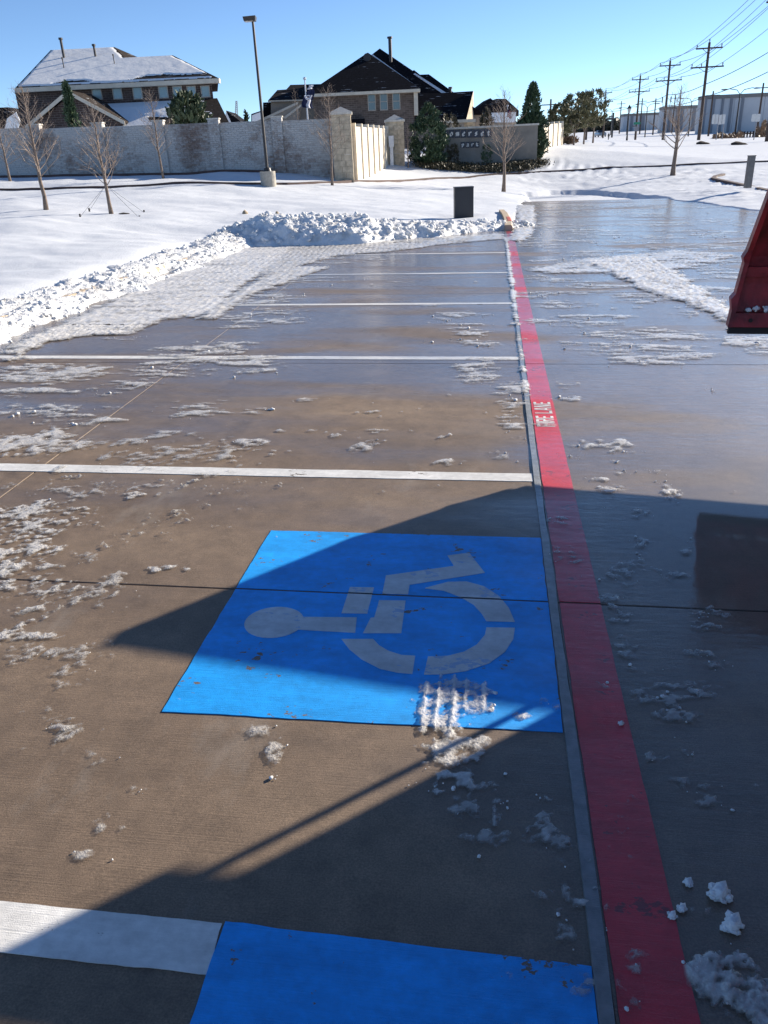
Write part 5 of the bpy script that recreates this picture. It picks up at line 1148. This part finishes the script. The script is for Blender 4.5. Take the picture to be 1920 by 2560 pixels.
# ------------------------------------------------------------------ evergreen trees and shrubs
def leafy(name, label, cat, p, H_, prof, nleaf, ls, mat, seed, trunk=0., upright=.6, group=None, clump=5., stretch=2.2):
    rs = np.random.RandomState(seed); t__ = thing(name, label, cat, p, group)
    k = rs.beta(1.1, 1.25, nleaf*3); a = rs.uniform(0, 6.283, nleaf*3)
    R_ = np.array([prof(x) for x in k])*(.42+1.15*fbm(a*clump/2.4, k*clump*2.0, seed, 3)); rr_ = R_*rs.uniform(.25, 1, nleaf*3)**.42
    dens = fbm(a*clump/2.2+7, k*clump*2.2, seed+3, 3)+rs.uniform(-.12, .12, nleaf*3); sel = np.argsort(-dens)[:int(nleaf*.85)]
    k, a, rr_ = k[sel], a[sel], rr_[sel]; n = len(k)
    c_ = np.stack([rr_*np.cos(a), rr_*np.sin(a), trunk+k*(H_-trunk)], 1)
    d = np.stack([np.cos(a)*(1-upright), np.sin(a)*(1-upright), np.full(n, upright)], 1)+rs.normal(0, .35, (n, 3)); d /= np.linalg.norm(d, axis=1)[:, None]
    s_ = np.cross(d, rs.normal(0, 1, (n, 3))); s_ /= np.linalg.norm(s_, axis=1)[:, None]; L_ = ls*rs.uniform(.6, 1.4, n)[:, None]
    V = np.stack([c_-s_*L_/stretch*.5, c_+s_*L_/stretch*.5, c_+d*L_+s_*L_/stretch*.18, c_+d*L_-s_*L_/stretch*.18], 1).reshape(-1, 3)+np.array(p)
    mk('crown', V, np.arange(n*4).reshape(-1, 4), mat, t__)
    if trunk or True:
        mb = MB(); b_ = Vector(p); tt = max(trunk, H_*.5); mb.tube([b_-Vector((0, 0, .2)), b_+Vector((.02, .0, tt*.5)), b_+Vector((0, .03, tt))], [H_*.022, H_*.016, H_*.01], 7)
        if trunk > .4:
            for q_ in range(5):
                aa = q_*1.3; mb.tube([b_+Vector((0, 0, trunk*.8)), b_+Vector((math.cos(aa)*.5, math.sin(aa)*.5, trunk+H_*.2))], [H_*.010, H_*.005], 5)
        mb.build('trunk', M['bark'], t__)
cone = lambda w_: (lambda k: w_*(1-k)**.75*min(1, .55+3*k))
column = lambda w_: (lambda k: w_*(min(1, .6+2.5*k))*(1-k**3)**.8)
ball = lambda w_: (lambda k: w_*math.sqrt(max(0, 1-(2*k-.9)**2*.8)))
def ev(name, label, cat, px, py, Y, pytop, wpx, profile, nleaf, ls, mat, seed, trunk=0, **kw):
    p = gpt(px, py, Y); H_ = at(px, pytop, Y).z-p.z; w_ = wpx/1950*Y/2; leafy(name, label, cat, p, H_, profile(w_), nleaf, ls, M[mat], seed, trunk*H_, **kw)
ev('juniper', 'wide dense green juniper between the far pillar and the sign', 'juniper', 1072, 388, 49, 262, 88, column, 9000, .16, 'juniper', 31)
ev('juniper', 'tall pointed dark juniper right of the entrance sign', 'juniper', 1328, 372, 53, 212, 84, cone, 9000, .20, 'juniper', 32)
ev('oak_tree', 'left evergreen tree of the roadside row of three', 'tree', 1434, 364, 64, 235, 66, ball, 2900, .20, 'oak', 33, .32, upright=.45)
ev('oak_tree', 'middle evergreen tree of the roadside row of three', 'tree', 1459, 360, 68, 232, 54, ball, 2300, .20, 'oak', 34, .32, upright=.45)
ev('oak_tree', 'right evergreen tree of the roadside row of three, sparse on top', 'tree', 1482, 357, 74, 226, 56, ball, 1900, .20, 'oak', 35, .32, upright=.6)
ev('oak_tree', 'lower evergreen tree behind the cream wall end', 'tree', 1400, 358, 75, 262, 62, ball, 3600, .22, 'oak', 36, .1, upright=.5)
ev('magnolia_tree', 'broadleaf evergreen standing behind the wall in front of the lean-to roof', 'tree', 485, 400, 46, 236, 82, ball, 2600, .30, 'magnolia', 37, .05, upright=.75)
ev('conifer', 'narrow dark conifer behind the wall before the brick gable', 'tree', 200, 400, 44, 208, 44, cone, 3600, .18, 'juniper', 38)
ev('conifer', 'small pale conifer top left of the lamp post', 'tree', 628, 400, 70, 280, 22, cone, 700, .22, 'magnolia', 39)
ev('garden_shrub', 'garden shrub behind the sign wall before the dark wing', 'shrub', 1125, 380, 56, 284, 40, ball, 900, .16, 'hedge', 40)
ev('garden_shrub', 'brown-green shrub behind the sign wall right of the porch', 'shrub', 1215, 378, 60, 272, 34, column, 1100, .18, 'hedge', 41)
ev('round_shrub', 'round clipped shrub at the left foot of the sign wall', 'shrub', 1113, 384, 49.6, 360, 24, ball, 900, .09, 'hedge', 42)
ev('round_shrub', 'round clipped shrub next to the park tiles', 'shrub', 1135, 383, 49.6, 361, 22, ball, 900, .09, 'hedge', 43)
ev('round_shrub', 'dark round shrub right of the park tiles', 'shrub', 1216, 382, 49.8, 362, 26, ball, 900, .09, 'juniper', 44)
ev('dry_grass_clump', 'reddish dry grass clump below the roadside trees', 'grass', 1418, 361, 66, 345, 40, ball, 900, .2, 'grass', 45)
# low hedge as ground cover
rs = np.random.RandomState(5); n = 14000; k = rs.uniform(0, 1, n)
pa = np.array([np.array(at(px, 384, Y))[:2] for px, Y in ((1062, 48.2), (1200, 48.3), (1290, 49.5), (1340, 51.5))])
seg = k*3; i_ = np.minimum(seg.astype(int), 2); fr_ = (seg-i_)[:, None]
c_ = pa[i_]*(1-fr_)+pa[i_+1]*fr_ + rs.normal(0, .38, (n, 2))
z_ = TZ(c_[:, 0], c_[:, 1], False) + rs.uniform(0, 1, n)**.7*(.10+.30*fbm(c_[:, 0]*1.1, c_[:, 1]*1.1, 12, 3))
c3 = np.c_[c_, z_]; d = rs.normal(0, .6, (n, 3)); d[:, 2] = np.abs(d[:, 2])+.4; d /= np.linalg.norm(d, axis=1)[:, None]; s_ = np.cross(d, rs.normal(0, 1, (n, 3))); s_ /= np.linalg.norm(s_, axis=1)[:, None]
V = np.stack([c3-s_*.03, c3+s_*.03, c3+d*.12+s_*.015, c3+d*.12-s_*.015], 1).reshape(-1, 3)
o = mk('low_hedge', V, np.arange(n*4).reshape(-1, 4), M['hedge'], kind='stuff'); tag(o, 'low brownish ground-cover hedge along the foot of the entrance sign', 'hedge')

# ------------------------------------------------------------------ flags
def flagpole(px, pyb, pyt, Y, label, r_=.05):
    p = gpt(px, 400, Y); zt = at(px, pyt, Y).z; t__ = thing('flagpole', label, 'flagpole', p)
    mb = MB(); mb.tube([p, Vector((p.x, p.y, zt))], [r_, r_*.7], 10); mb.build('pole', M['steel'], t__)
    mb = MB(); mb.tube([Vector((p.x, p.y, zt)), Vector((p.x, p.y, zt+.05)), Vector((p.x, p.y, zt+.12)), Vector((p.x, p.y, zt+.15))], [.03, .085, .085, .02], 10); mb.build('ball_finial', M['steel'], t__)
    return p, zt
fp, fz = flagpole(777, 300, 200, 46, 'pale steel flagpole rising behind the brick wall')
fl = thing('navy_flag', 'limp navy flag with white top fold and pale emblem on the steel flagpole', 'flag', fp+Vector((0, 0, fz-fp.z-1)))
def drape(X0, X1, zt0, zt1, zb0, zb1, Y, name, mat, parent, ph, off=0.):
    n, m_ = 26, 18; V = []; F = []
    for j in range(m_):
        for i in range(n):
            s_ = i/(n-1); t_ = j/(m_-1); zt = zt0+(zt1-zt0)*s_; zb2 = zb0+(zb1-zb0)*s_
            V.append(cw(X0+(X1-X0)*s_+.05*math.sin(t_*5+ph), Y+.05*math.sin(s_*8+t_*1.6+ph)+off, zt+(zb2-zt)*t_))
            if i and j: a = (j-1)*n+i-1; F.append([a, a+1, a+n+1, a+n])
    return mk(name, V, F, mat, parent, smooth=True)
def fxz(x, y): return xz(*c2(x, y), 46)
a = fxz(521, 350); b_ = fxz(482, 385); c_ = fxz(445, 470); d_ = fxz(470, 494); e = fxz(515, 490); g_ = fxz(521, 440)
drape(fxz(521, 0)[0], fxz(462, 0)[0], fxz(0, 372)[1], fxz(0, 392)[1], fxz(0, 440)[1], fxz(0, 450)[1], 46, 'upper_cloth', M['navy'], fl, 0.)
drape(fxz(512, 0)[0], fxz(445, 0)[0], fxz(0, 400)[1], fxz(0, 425)[1], fxz(0, 492)[1], fxz(0, 485)[1], 45.85, 'lower_cloth', M['navy'], fl, 1.3)
drape(fxz(519, 0)[0], fxz(488, 0)[0], fxz(0, 348)[1], fxz(0, 352)[1], fxz(0, 372)[1], fxz(0, 378)[1], 45.95, 'white_fold', M['clothw'], fl, .6)
drape(fxz(497, 0)[0], fxz(475, 0)[0], fxz(0, 438)[1], fxz(0, 440)[1], fxz(0, 492)[1], fxz(0, 490)[1], 45.70, 'pale_stripe', M['clothw'], fl, 1.2)
mb = MB()
for sgx in (-1, 1):
    pts = [cw(*([fxz(487+sgx*(4+18*t_), 0)[0], 45.62, fxz(0, 440-26*t_*t_)[1]])) for t_ in (0, .3, .6, .85, 1.)]; mb.tube(pts, .035, 5)
pts = [cw(fxz(487+14*math.cos(a), 0)[0], 45.63, fxz(0, 424+9*math.sin(a))[1]) for a in np.linspace(0, 6.28, 16)]; mb.tube(pts, .03, 5)
mb.build('pale_emblem', M['clothw'], fl)
up, uz = flagpole(1266, 300, 268, 62, 'thin flagpole behind the entrance sign', .03)
us = thing('striped_flag', 'small red and white striped flag behind the bare tree by the sign', 'flag', up+Vector((0, 0, uz-up.z-.8)))
for i in range(7):
    x0f, z0f = xz(1268, 274+2.4*i, 62); x1f, z1f = xz(1277, 279+2.6*i, 62); _, z2f = xz(1268, 276.4+2.4*i, 62); _, z3f = xz(1277, 281.6+2.6*i, 62)
    mb = MB(); mb.prism([cw(x0f, 62, z2f), cw(x1f, 61.9, z3f), cw(x1f, 61.9, z1f), cw(x0f, 62, z0f)], FH*.01); mb.build('stripe', M['clothr'] if i % 2 == 0 else M['clothw'], us)
x0f, z0f = xz(1267.5, 273.5, 61.95); x1f, z1f = xz(1272, 281, 61.9); mb = MB(); mb.cbox(x0f, x1f, 61.86, 61.88, z1f, z0f); mb.build('canton', M['navy'], us)

# ------------------------------------------------------------------ power line
POLES = [(1917, 353, 77, 40), (1746.5, 350, 95, 107), (1657, 350, 118, 153), (1588, 350, 145, 190), (1507, 345.6, 192, 225.6)]
names = ['nearest utility pole, cut by the right edge of the photo', 'tall utility pole with two crossarms before the warehouse', 'utility pole with transformer loops, second in the row', 'utility pole behind the lantern post, third in the row', 'smallest utility pole of the row beside the evergreen trees']
ends = []
dline = (at(1507, 345, 192)-at(1746, 350, 95)); dline.z = 0; dline.normalize(); ca = Vector((dline.y, -dline.x, 0))
for (px, py, Y, pyt), l_ in zip(POLES, names):
    p = gpt(px, py, Y); H_ = at(px, pyt, Y).z-p.z if px < 1900 else 13.0
    t__ = thing('utility_pole', l_, 'utility pole', p, 'wooden poles of the power line')
    tp = p+Vector((0, 0, H_)); mb = MB(); mb.tube([p-Vector((0, 0, .3)), tp], [.19, .13], 8); mb.build('shaft', M['wood'], t__)
    e = []
    for dz, hw in ((-.55, 1.35), (-2.3, 1.7)):
        c_ = tp+Vector((0, 0, dz)); arm = MB(); q_ = c_-ca*hw-dline*.22; arm.box(q_-Vector((0, 0, .07)), ca*2*hw, dline*.12, (0, 0, .14)); am = arm.build('crossarm', M['wood'], t__)
        mb = MB(); mb.tube([c_-ca*hw*.55-dline*.2, c_-dline*.2-Vector((0, 0, .55))], .025, 4); mb.tube([c_+ca*hw*.55-dline*.2, c_-dline*.2-Vector((0, 0, .55))], .025, 4); mb.build('brace', M['wood'], am)
        for s_ in ((-.92, .92) if dz > -1 else (-.92, -.35, .92)):
            b_ = c_+ca*hw*s_-dline*.16+Vector((0, 0, .07)); mb = MB(); mb.tube([b_, b_+Vector((0, 0, .12)), b_+Vector((0, 0, .30))], [.03, .07, .05], 6); mb.build('insulator', M['insul'], am); e.append(b_+Vector((0, 0, .30)))
    mb = MB(); mb.tube([tp, tp+Vector((0, 0, .15)), tp+Vector((0, 0, .32))], [.03, .07, .05], 6); mb.build('insulator', M['insul'], t__); e.append(tp+Vector((0, 0, .32)))
    e.append(tp-Vector((0, 0, H_*.42))); e.append(tp-Vector((0, 0, H_*.55)))
    if px == 1657:
        for sx in (-.55, .55):
            mb = MB(); c_ = tp-Vector((0, 0, 4.2)); mb.tube([c_+ca*sx, c_+ca*sx-Vector((0, 0, .7))], .09, 6); mb.tube([c_+ca*sx*1.3+Vector((0, 0, .5)), c_+ca*sx*.6-Vector((0, 0, 1.9))], .02, 4); mb.build('cutout', M['insul'], t__)
    ends.append(e)
wn = ['upper-left conductor wire of the power line', 'upper-right conductor wire of the power line', 'left conductor wire on the lower crossarms', 'inner conductor wire on the lower crossarms', 'right conductor wire on the lower crossarms', 'topmost conductor wire along the pole tops', 'thick communication cable halfway up the poles', 'lower communication cable on the poles']
far_end = ends[-1]
for k in range(8):
    mb = MB(); pts = []
    chain = [e[k] for e in ends]; chain.append(chain[-1]+(chain[-1]-chain[-2])*1.4+Vector((0, 0, .5)))
    for a, b_ in zip(chain[:-1], chain[1:]):
        sag = .012*(b_-a).length
        for i in range(10): t_ = i/10; pts.append(a.lerp(b_, t_)-Vector((0, 0, sag*4*t_*(1-t_))))
    pts.append(chain[-1]); mb.tube(pts, .028 if k < 6 else .038, 4); o = mb.build('power_wire', M['wire'], base=chain[1]); tag(o, wn[k], 'wire', 'wires of the power line')
# small poles farther away
for (px, pyb, pyt, Y, l_) in [(1772, 327, 228, 170, 'thin far pole against the warehouse corner'), (1892, 330, 208, 150, 'far utility pole right of the tall street light'), (1633, 324, 246, 220, 'far utility pole left of the bare tree'), (1549, 319, 253, 270, 'small far utility pole among the street lights'), (1681, 316, 238, 240, 'far utility pole behind the bare tree'), (1600, 322, 246, 240, 'far utility pole beside the lantern post'), (1374, 330, 248, 130, 'utility pole top between the juniper and the oaks'), (1407, 330, 248, 140, 'utility pole top above the oak trees'), (1466, 330, 237, 150, 'utility pole rising out of the evergreen row')]:
    p = gpt(px, pyb, Y); H_ = at(px, pyt, Y).z-p.z; t__ = thing('distant_utility_pole', l_, 'utility pole', p, 'far utility poles'); tp = p+Vector((0, 0, H_))
    mb = MB(); mb.tube([p, tp], [.2, .14], 6); mb.build('shaft', M['wood'], t__); c_ = tp-Vector((0, 0, .8)); mb = MB(); mb.box(c_-Vector(r0)*1.3, Vector(r0)*2.6, Vector(FH)*.14, (0, 0, .14)); mb.build('crossarm', M['wood'], t__)
def street_light(px, pyb, pyt, Y, label):
    p = gpt(px, pyb, Y); H_ = at(px, pyt, Y).z-p.z; t__ = thing('street_light', label, 'street light', p, 'double-armed street lights'); tp = p+Vector((0, 0, H_-.6)); x = Vector(r0)
    mb = MB(); mb.tube([p, tp], [.14, .08], 8); mb.build('pole', M['dark'], t__)
    for sg_ in (-1, 1):
        mb = MB(); mb.tube([tp-Vector((0, 0, .1)), tp+x*sg_*.5+Vector((0, 0, .45)), tp+x*sg_*1.5+Vector((0, 0, .62)), tp+x*sg_*1.8+Vector((0, 0, .60))], .05, 5); am = mb.build('arm', M['dark'], t__)
        mb = MB(); q_ = tp+x*sg_*1.8+Vector((0, 0, .56)); mb.tube([q_, q_+x*sg_*.3, q_+x*sg_*.85], [.07, .12, .08], 6); mb.build('lamp_head', M['insul'], am)
street_light(1837, 338, 222, 120, 'tall double-armed street light in front of the big warehouse'); street_light(1613, 333, 260, 190, 'double-armed street light left of the bare tree'); street_light(1722, 326, 245, 180, 'double-armed street light partly behind the bare tree'); street_light(1567, 327, 268, 240, 'far double-armed street light near the lantern post'); street_light(1527, 329, 272, 250, 'farthest double-armed street light by the signal arm')
p = gpt(1567, 352, 110); H_ = at(1567, 283, 110).z-p.z; t__ = thing('lantern_post', 'black ornamental lantern post beside the street name sign', 'lamp post', p); tp = p+Vector((0, 0, H_))
mb = MB(); mb.tube([p, p+Vector((0, 0, .8)), tp], [.14, .08, .06], 8); mb.build('post', M['dark'], t__); mb = MB(); mb.tube([tp, tp+Vector((0, 0, .5))], [.14, .26], 6); mb.build('lantern', M['lampglass'], t__); mb = MB(); mb.tube([tp+Vector((0, 0, .5)), tp+Vector((0, 0, .75)), tp+Vector((0, 0, .95))], [.32, .14, .02], 6); mb.build('lantern_cap', M['dark'], t__)
p = gpt(1591, 352, 112); t__ = thing('street_name_sign', 'green street name sign on the utility pole', 'sign', Vector((p.x, p.y, at(1591, 310, 112).z)))
xa, zt = xz(1583, 306, 143); xb, zb2 = xz(1599, 311, 143); mb = MB(); mb.cbox(xa, xb, 142.6, 142.66, zb2, zt); mb.build('blade', M['greensign'], t__); mb = MB(); mb.cbox((xa+xb)/2-.35, (xa+xb)/2+.35, 142.55, 142.7, zb2-1.0, zb2-.3); mb.build('hanging_box', M['insul'], t__); mb = MB(); mb.cbox((xa+xb)/2-.05, (xa+xb)/2+.05, 142.67, 144.9, zb2-.3, zb2-.1); mb.build('bracket', M['dark'], t__)
def road_sign(px, pyb, Y, plates, label):
    p = gpt(px, pyb, Y); t__ = thing('road_sign', label, 'sign', p, 'pale sign backs by the road'); zt = max(at(px, pt_, Y).z for _, _, pt_, _ in plates)
    mb = MB(); mb.tube([p, Vector((p.x, p.y, zt))], .05, 5); mb.build('post', M['insul'], t__)
    for (pa_, pb_, pt_, pq) in plates:
        xa, za = xz(pa_, pt_, Y-.1); xb, zb2 = xz(pb_, pq, Y-.1); mb = MB(); w_ = (xb-xa)*.18
        mb.prism([cw(xa+w_, Y-.1, zb2), cw(xb-w_, Y-.1, zb2), cw(xb, Y-.1, zb2+w_), cw(xb, Y-.1, za-w_), cw(xb-w_, Y-.1, za), cw(xa+w_, Y-.1, za), cw(xa, Y-.1, za-w_), cw(xa, Y-.1, zb2+w_)], FH*.03); mb.build('plate', M['signwhite'], t__)
road_sign(1790, 351, 92, [(1782, 787.5+1000, 286, 310), (1788.5, 1794, 286, 310)], 'pair of narrow pale sign plates on a leaning post left')
road_sign(1806, 340, 96, [(1799, 1804.5, 287, 311), (1805.5, 1811.5, 286, 310)], 'second pair of narrow pale sign plates beside the first')
road_sign(1884, 352, 85, [(1880.5, 1888.5, 285, 304), (1890.5, 1899.5, 285, 304)], 'pair of rounded pale sign plates near the right edge')
# signal mast
p = gpt(1531, 322, 200); t__ = thing('signal_mast', 'dark mast with a horizontal arm and sign across the far road', 'mast', p); zt = at(1532, 282, 200).z
mb = MB(); mb.tube([p, Vector((p.x, p.y, zt))], .22, 6); mb.build('mast', M['dark'], t__); xa, za = xz(1512, 298, 200); xb, _ = xz(1531, 297, 200); mb = MB(); mb.cbox(xa, xb, 199.9, 200.1, za-.2, za+.2); mb.build('arm', M['dark'], t__); xa, za = xz(1522, 290, 199.7); xb, zb2 = xz(1531, 293.5, 199.7); mb = MB(); mb.cbox(xa, xb, 199.6, 199.7, zb2, za); mb.build('sign_plate', M['insul'], t__)

# ------------------------------------------------------------------ warehouses
def warehouse(label, px0, px1, pyt0, pyt1, pyb, Y, strips, Yd=4, parapet=True):
    x0w, zt = xz(px0, pyt0, Y); x1w, zt1 = xz(px1, pyt1, Y); zt = (zt+zt1)/2; p = gpt((px0+px1)/2, pyb, Y); zg = p.z-2
    t__ = thing('warehouse', label, 'warehouse', p, 'far warehouses'); n = max(3, int((x1w-x0w)/6))
    mb = MB(); mb.cbox(x0w, x1w, Y, Y+Yd, zg, zt-.8); mb.build('core', M['ware1'], t__)
    for i in range(n):
        a = x0w+(x1w-x0w)*i/n+.04; b_ = x0w+(x1w-x0w)*(i+1)/n-.04; mb = MB(); mb.cbox(a, b_, Y-.15, Y-.01, zg, zt-.81); mb.build('wall_panel', M['ware1'], t__)
    for (a, b_) in strips:
        xa, _ = xz(a, pyt0, Y); xb, _ = xz(b_, pyt0, Y); mb = MB(); mb.cbox(xa, xb, Y-.4, Y-.16, zg, zt-.6); mb.build('dark_panel', M['ware2'], t__)
    mb = MB(); mb.cbox(x0w-.1, x1w+.1, Y-.45, Y+Yd, zt-.79, zt); mb.build('parapet', M['ware3'], t__)
warehouse('big pale warehouse with dark vertical bands at the right edge', 1763, 1990, 237, 230, 320, 210, [(1763, 1768), (1780, 1789), (1806, 1811), (1827, 1833), (1855, 1861)])
warehouse('middle warehouse behind the bare tree with dark panels', 1661, 1762, 266, 262, 318, 250, [(1673, 1679), (1692, 1699), (1703, 1710), (1733, 1740)])
warehouse('small far warehouse behind the second street light', 1560, 1660, 289, 276, 320, 320, [(1577, 1583), (1600, 1612)])
o = thing('construction_crane', 'thin pale crane mast far off between the houses', 'crane', gpt(589, 300, 300)); mb = MB(); a = at(588, 300, 300); b_ = at(591, 252, 300)
for dx in (-.5, .5): mb.tube([a+Vector(r0)*dx-Vector((0, 0, 6)), b_+Vector(r0)*dx*.4], .14, 4)
for k in range(9):
    t_ = k/9; mb.tube([a.lerp(b_, t_)-Vector(r0)*.5*(1-.6*t_), a.lerp(b_, t_+.1)+Vector(r0)*.5*(1-.6*t_)], .09, 4)
mb.build('lattice_mast', M['base'], o)
# far tree line as one mass
rs = np.random.RandomState(9); n = 5200; px = rs.uniform(1440, 1570, n); Yf = rs.uniform(420, 520, n); P_ = np.array([np.array(at(a, 330, b_)) for a, b_ in zip(px, Yf)])
P_[:, 2] = TZ(P_[:, 0], P_[:, 1], False)+rs.uniform(0, 1, n)*(2.5+4*fbm(px*.13, px*0, 4, 3)); d = rs.normal(0, 1, (n, 3)); s_ = rs.normal(0, 1, (n, 3))
V = np.stack([P_-s_*.6, P_+d*.6, P_+s_*.6, P_-d*.6], 1).reshape(-1, 3); o = mk('far_woodland', V, np.arange(n*4).reshape(-1, 4), M['hedge'], kind='stuff'); tag(o, 'low grey-green band of distant trees at the end of the road', 'trees')
rs = np.random.RandomState(19); n = 3000; px = np.r_[rs.uniform(1785, 1860, n//2), rs.uniform(1890, 1925, n//2)]; Yf = rs.uniform(108, 135, n); P_ = np.array([np.array(at(a, 330, b_)) for a, b_ in zip(px, Yf)])
P_[:, 2] = TZ(P_[:, 0], P_[:, 1], False)+rs.uniform(0, .6, n)*np.where(px > 1890, 3., 1.)*fbm(px*.2, px*0, 4, 3)*1.5; d = rs.normal(0, 1, (n, 3)); s_ = rs.normal(0, 1, (n, 3))
V = np.stack([P_-s_*.10, P_+d*.14, P_+s_*.10, P_-d*.14], 1).reshape(-1, 3); o = mk('dry_brush', V, np.arange(n*4).reshape(-1, 4), M['grass'], kind='stuff'); tag(o, 'dry brown brush along the far roadside before the warehouse', 'brush')
p = gpt(1860, 333, 118); t__ = thing('guard_fence', 'low dark roadside fence before the big warehouse', 'fence', p)
for i in range(12):
    q_ = at(1838+7.4*i, 334, 116); q_.z = tz(q_.x, q_.y); mb = MB(); mb.box(q_, Vector(r0)*.16, Vector(FH)*.16, (0, 0, .75)); mb.build('post', M['wood'], t__)
a = at(1838, 334, 115.9); b_ = at(1922, 334, 115.9); a.z = tz(a.x, a.y)+.5; b_.z = tz(b_.x, b_.y)+.5; mb = MB(); mb.tube([a, b_], .09, 4); mb.build('rail', M['wood'], t__)
# ------------------------------------------------------------------ far car
p = gpt(1501, 333, 215); t__ = thing('parked_car', 'dark blue grey car far down the snowy road', 'car', p); X = float((np.array(p)-EYE) @ r0)
def cpt(x, y, z): return cw(X+x, 215+y, p.z+z)
def loft(secs, name, mat, par):
    V = []; F = []; n = len(secs[0])
    for s_ in secs: V += s_
    for i in range(len(secs)-1):
        for j in range(n): F.append([i*n+j, i*n+(j+1) % n, (i+1)*n+(j+1) % n, (i+1)*n+j])
    F += [list(range(n))[::-1], [len(V)-n+j for j in range(n)]]
    return mk(name, V, F, mat, par)
sec = lambda y, w_, z0, z1, wt: [cpt(-w_, y, z0), cpt(w_, y, z0), cpt(w_, y, (z0+z1)/2), cpt(wt, y, z1), cpt(-wt, y, z1), cpt(-w_, y, (z0+z1)/2)]
loft([sec(-2.3, .80, .35, .85, .75), sec(-2.2, .92, .30, .95, .85), sec(-1.1, .95, .28, 1.02, .88), sec(1.6, .95, .28, 1.05, .88), sec(2.3, .88, .35, 1.0, .8)], 'body', M['carpaint'], t__)
loft([sec(-1.2, .85, 1.0, 1.04, .8), sec(-.5, .84, 1.0, 1.5, .62), sec(1.2, .84, 1.0, 1.52, .62), sec(2.0, .84, 1.0, 1.08, .75)], 'cabin', M['glassdark'], t__)
for sx in (-.85, .85):
    for yy in (-1.4, 1.4):
        mb = MB(); mb.tube([cpt(sx-.1, yy, .33), cpt(sx+.1, yy, .33)], .33, 12); mb.build('wheel', M['black'], t__)
    mb = MB(); q_ = cpt(sx*.8, -2.28, .72); mb.box(q_-Vector(r0)*.14, Vector(r0)*.28, Vector(FH)*.06, (0, 0, .12)); mb.build('headlight', M['lampglass'], t__)
# ------------------------------------------------------------------ walking person, far off
import bmesh
p = gpt(1521, 350, 150); S = at(1521, 333, 150).z-at(1521, 351, 150).z; k = S/1.78
pm = thing('person', 'person in dark clothes walking on the snow near the evergreen trees', 'person', p)
J = {'pel': (0, 0, .95), 'che': (0, 0, 1.30), 'nec': (0, 0, 1.50), 'hd': (.0, -.02, 1.62), 'top': (0, -.01, 1.74), 'ls': (-.19, 0, 1.42), 'le': (-.25, .02, 1.14), 'lh': (-.23, -.10, .90), 'rs': (.19, 0, 1.42), 're': (.25, .05, 1.14), 'rh': (.24, -.03, .89), 'lhip': (-.10, 0, .92), 'lk': (-.11, -.14, .52), 'la': (-.11, -.05, .10), 'lt': (-.11, -.20, .04), 'rhip': (.10, 0, .92), 'rk': (.11, .06, .50), 'ra': (.11, .24, .12), 'rt': (.11, .12, .04)}
RAD = {'pel': .17, 'che': .19, 'nec': .075, 'hd': .105, 'top': .07, 'ls': .09, 'le': .065, 'lh': .045, 'rs': .09, 're': .065, 'rh': .045, 'lhip': .12, 'lk': .085, 'la': .06, 'lt': .045, 'rhip': .12, 'rk': .085, 'ra': .06, 'rt': .045}
ks = list(J); ed = [('pel', 'che'), ('che', 'nec'), ('nec', 'hd'), ('hd', 'top'), ('che', 'ls'), ('ls', 'le'), ('le', 'lh'), ('che', 'rs'), ('rs', 're'), ('re', 'rh'), ('pel', 'lhip'), ('lhip', 'lk'), ('lk', 'la'), ('la', 'lt'), ('pel', 'rhip'), ('rhip', 'rk'), ('rk', 'ra'), ('ra', 'rt')]
me = bpy.data.meshes.new('body'); me.from_pydata([tuple(Vector(r0)*J[a][0]*k+Vector(FH)*J[a][1]*k+Vector((0, 0, J[a][2]*k))) for a in ks], [(ks.index(a), ks.index(b_)) for a, b_ in ed], [])
o = bpy.data.objects.new('body', me); COL.objects.link(o); o.parent = pm; sk = o.modifiers.new('skin', 'SKIN'); me.materials.append(M['coat'])
for i, a in enumerate(ks): me.skin_vertices[0].data[i].radius = (RAD[a]*k, RAD[a]*k*.85)
me.skin_vertices[0].data[0].use_root = True; o.modifiers.new('sub', 'SUBSURF').levels = 1
# ------------------------------------------------------------------ lamp post standing off to the right; its shadow crosses the drive
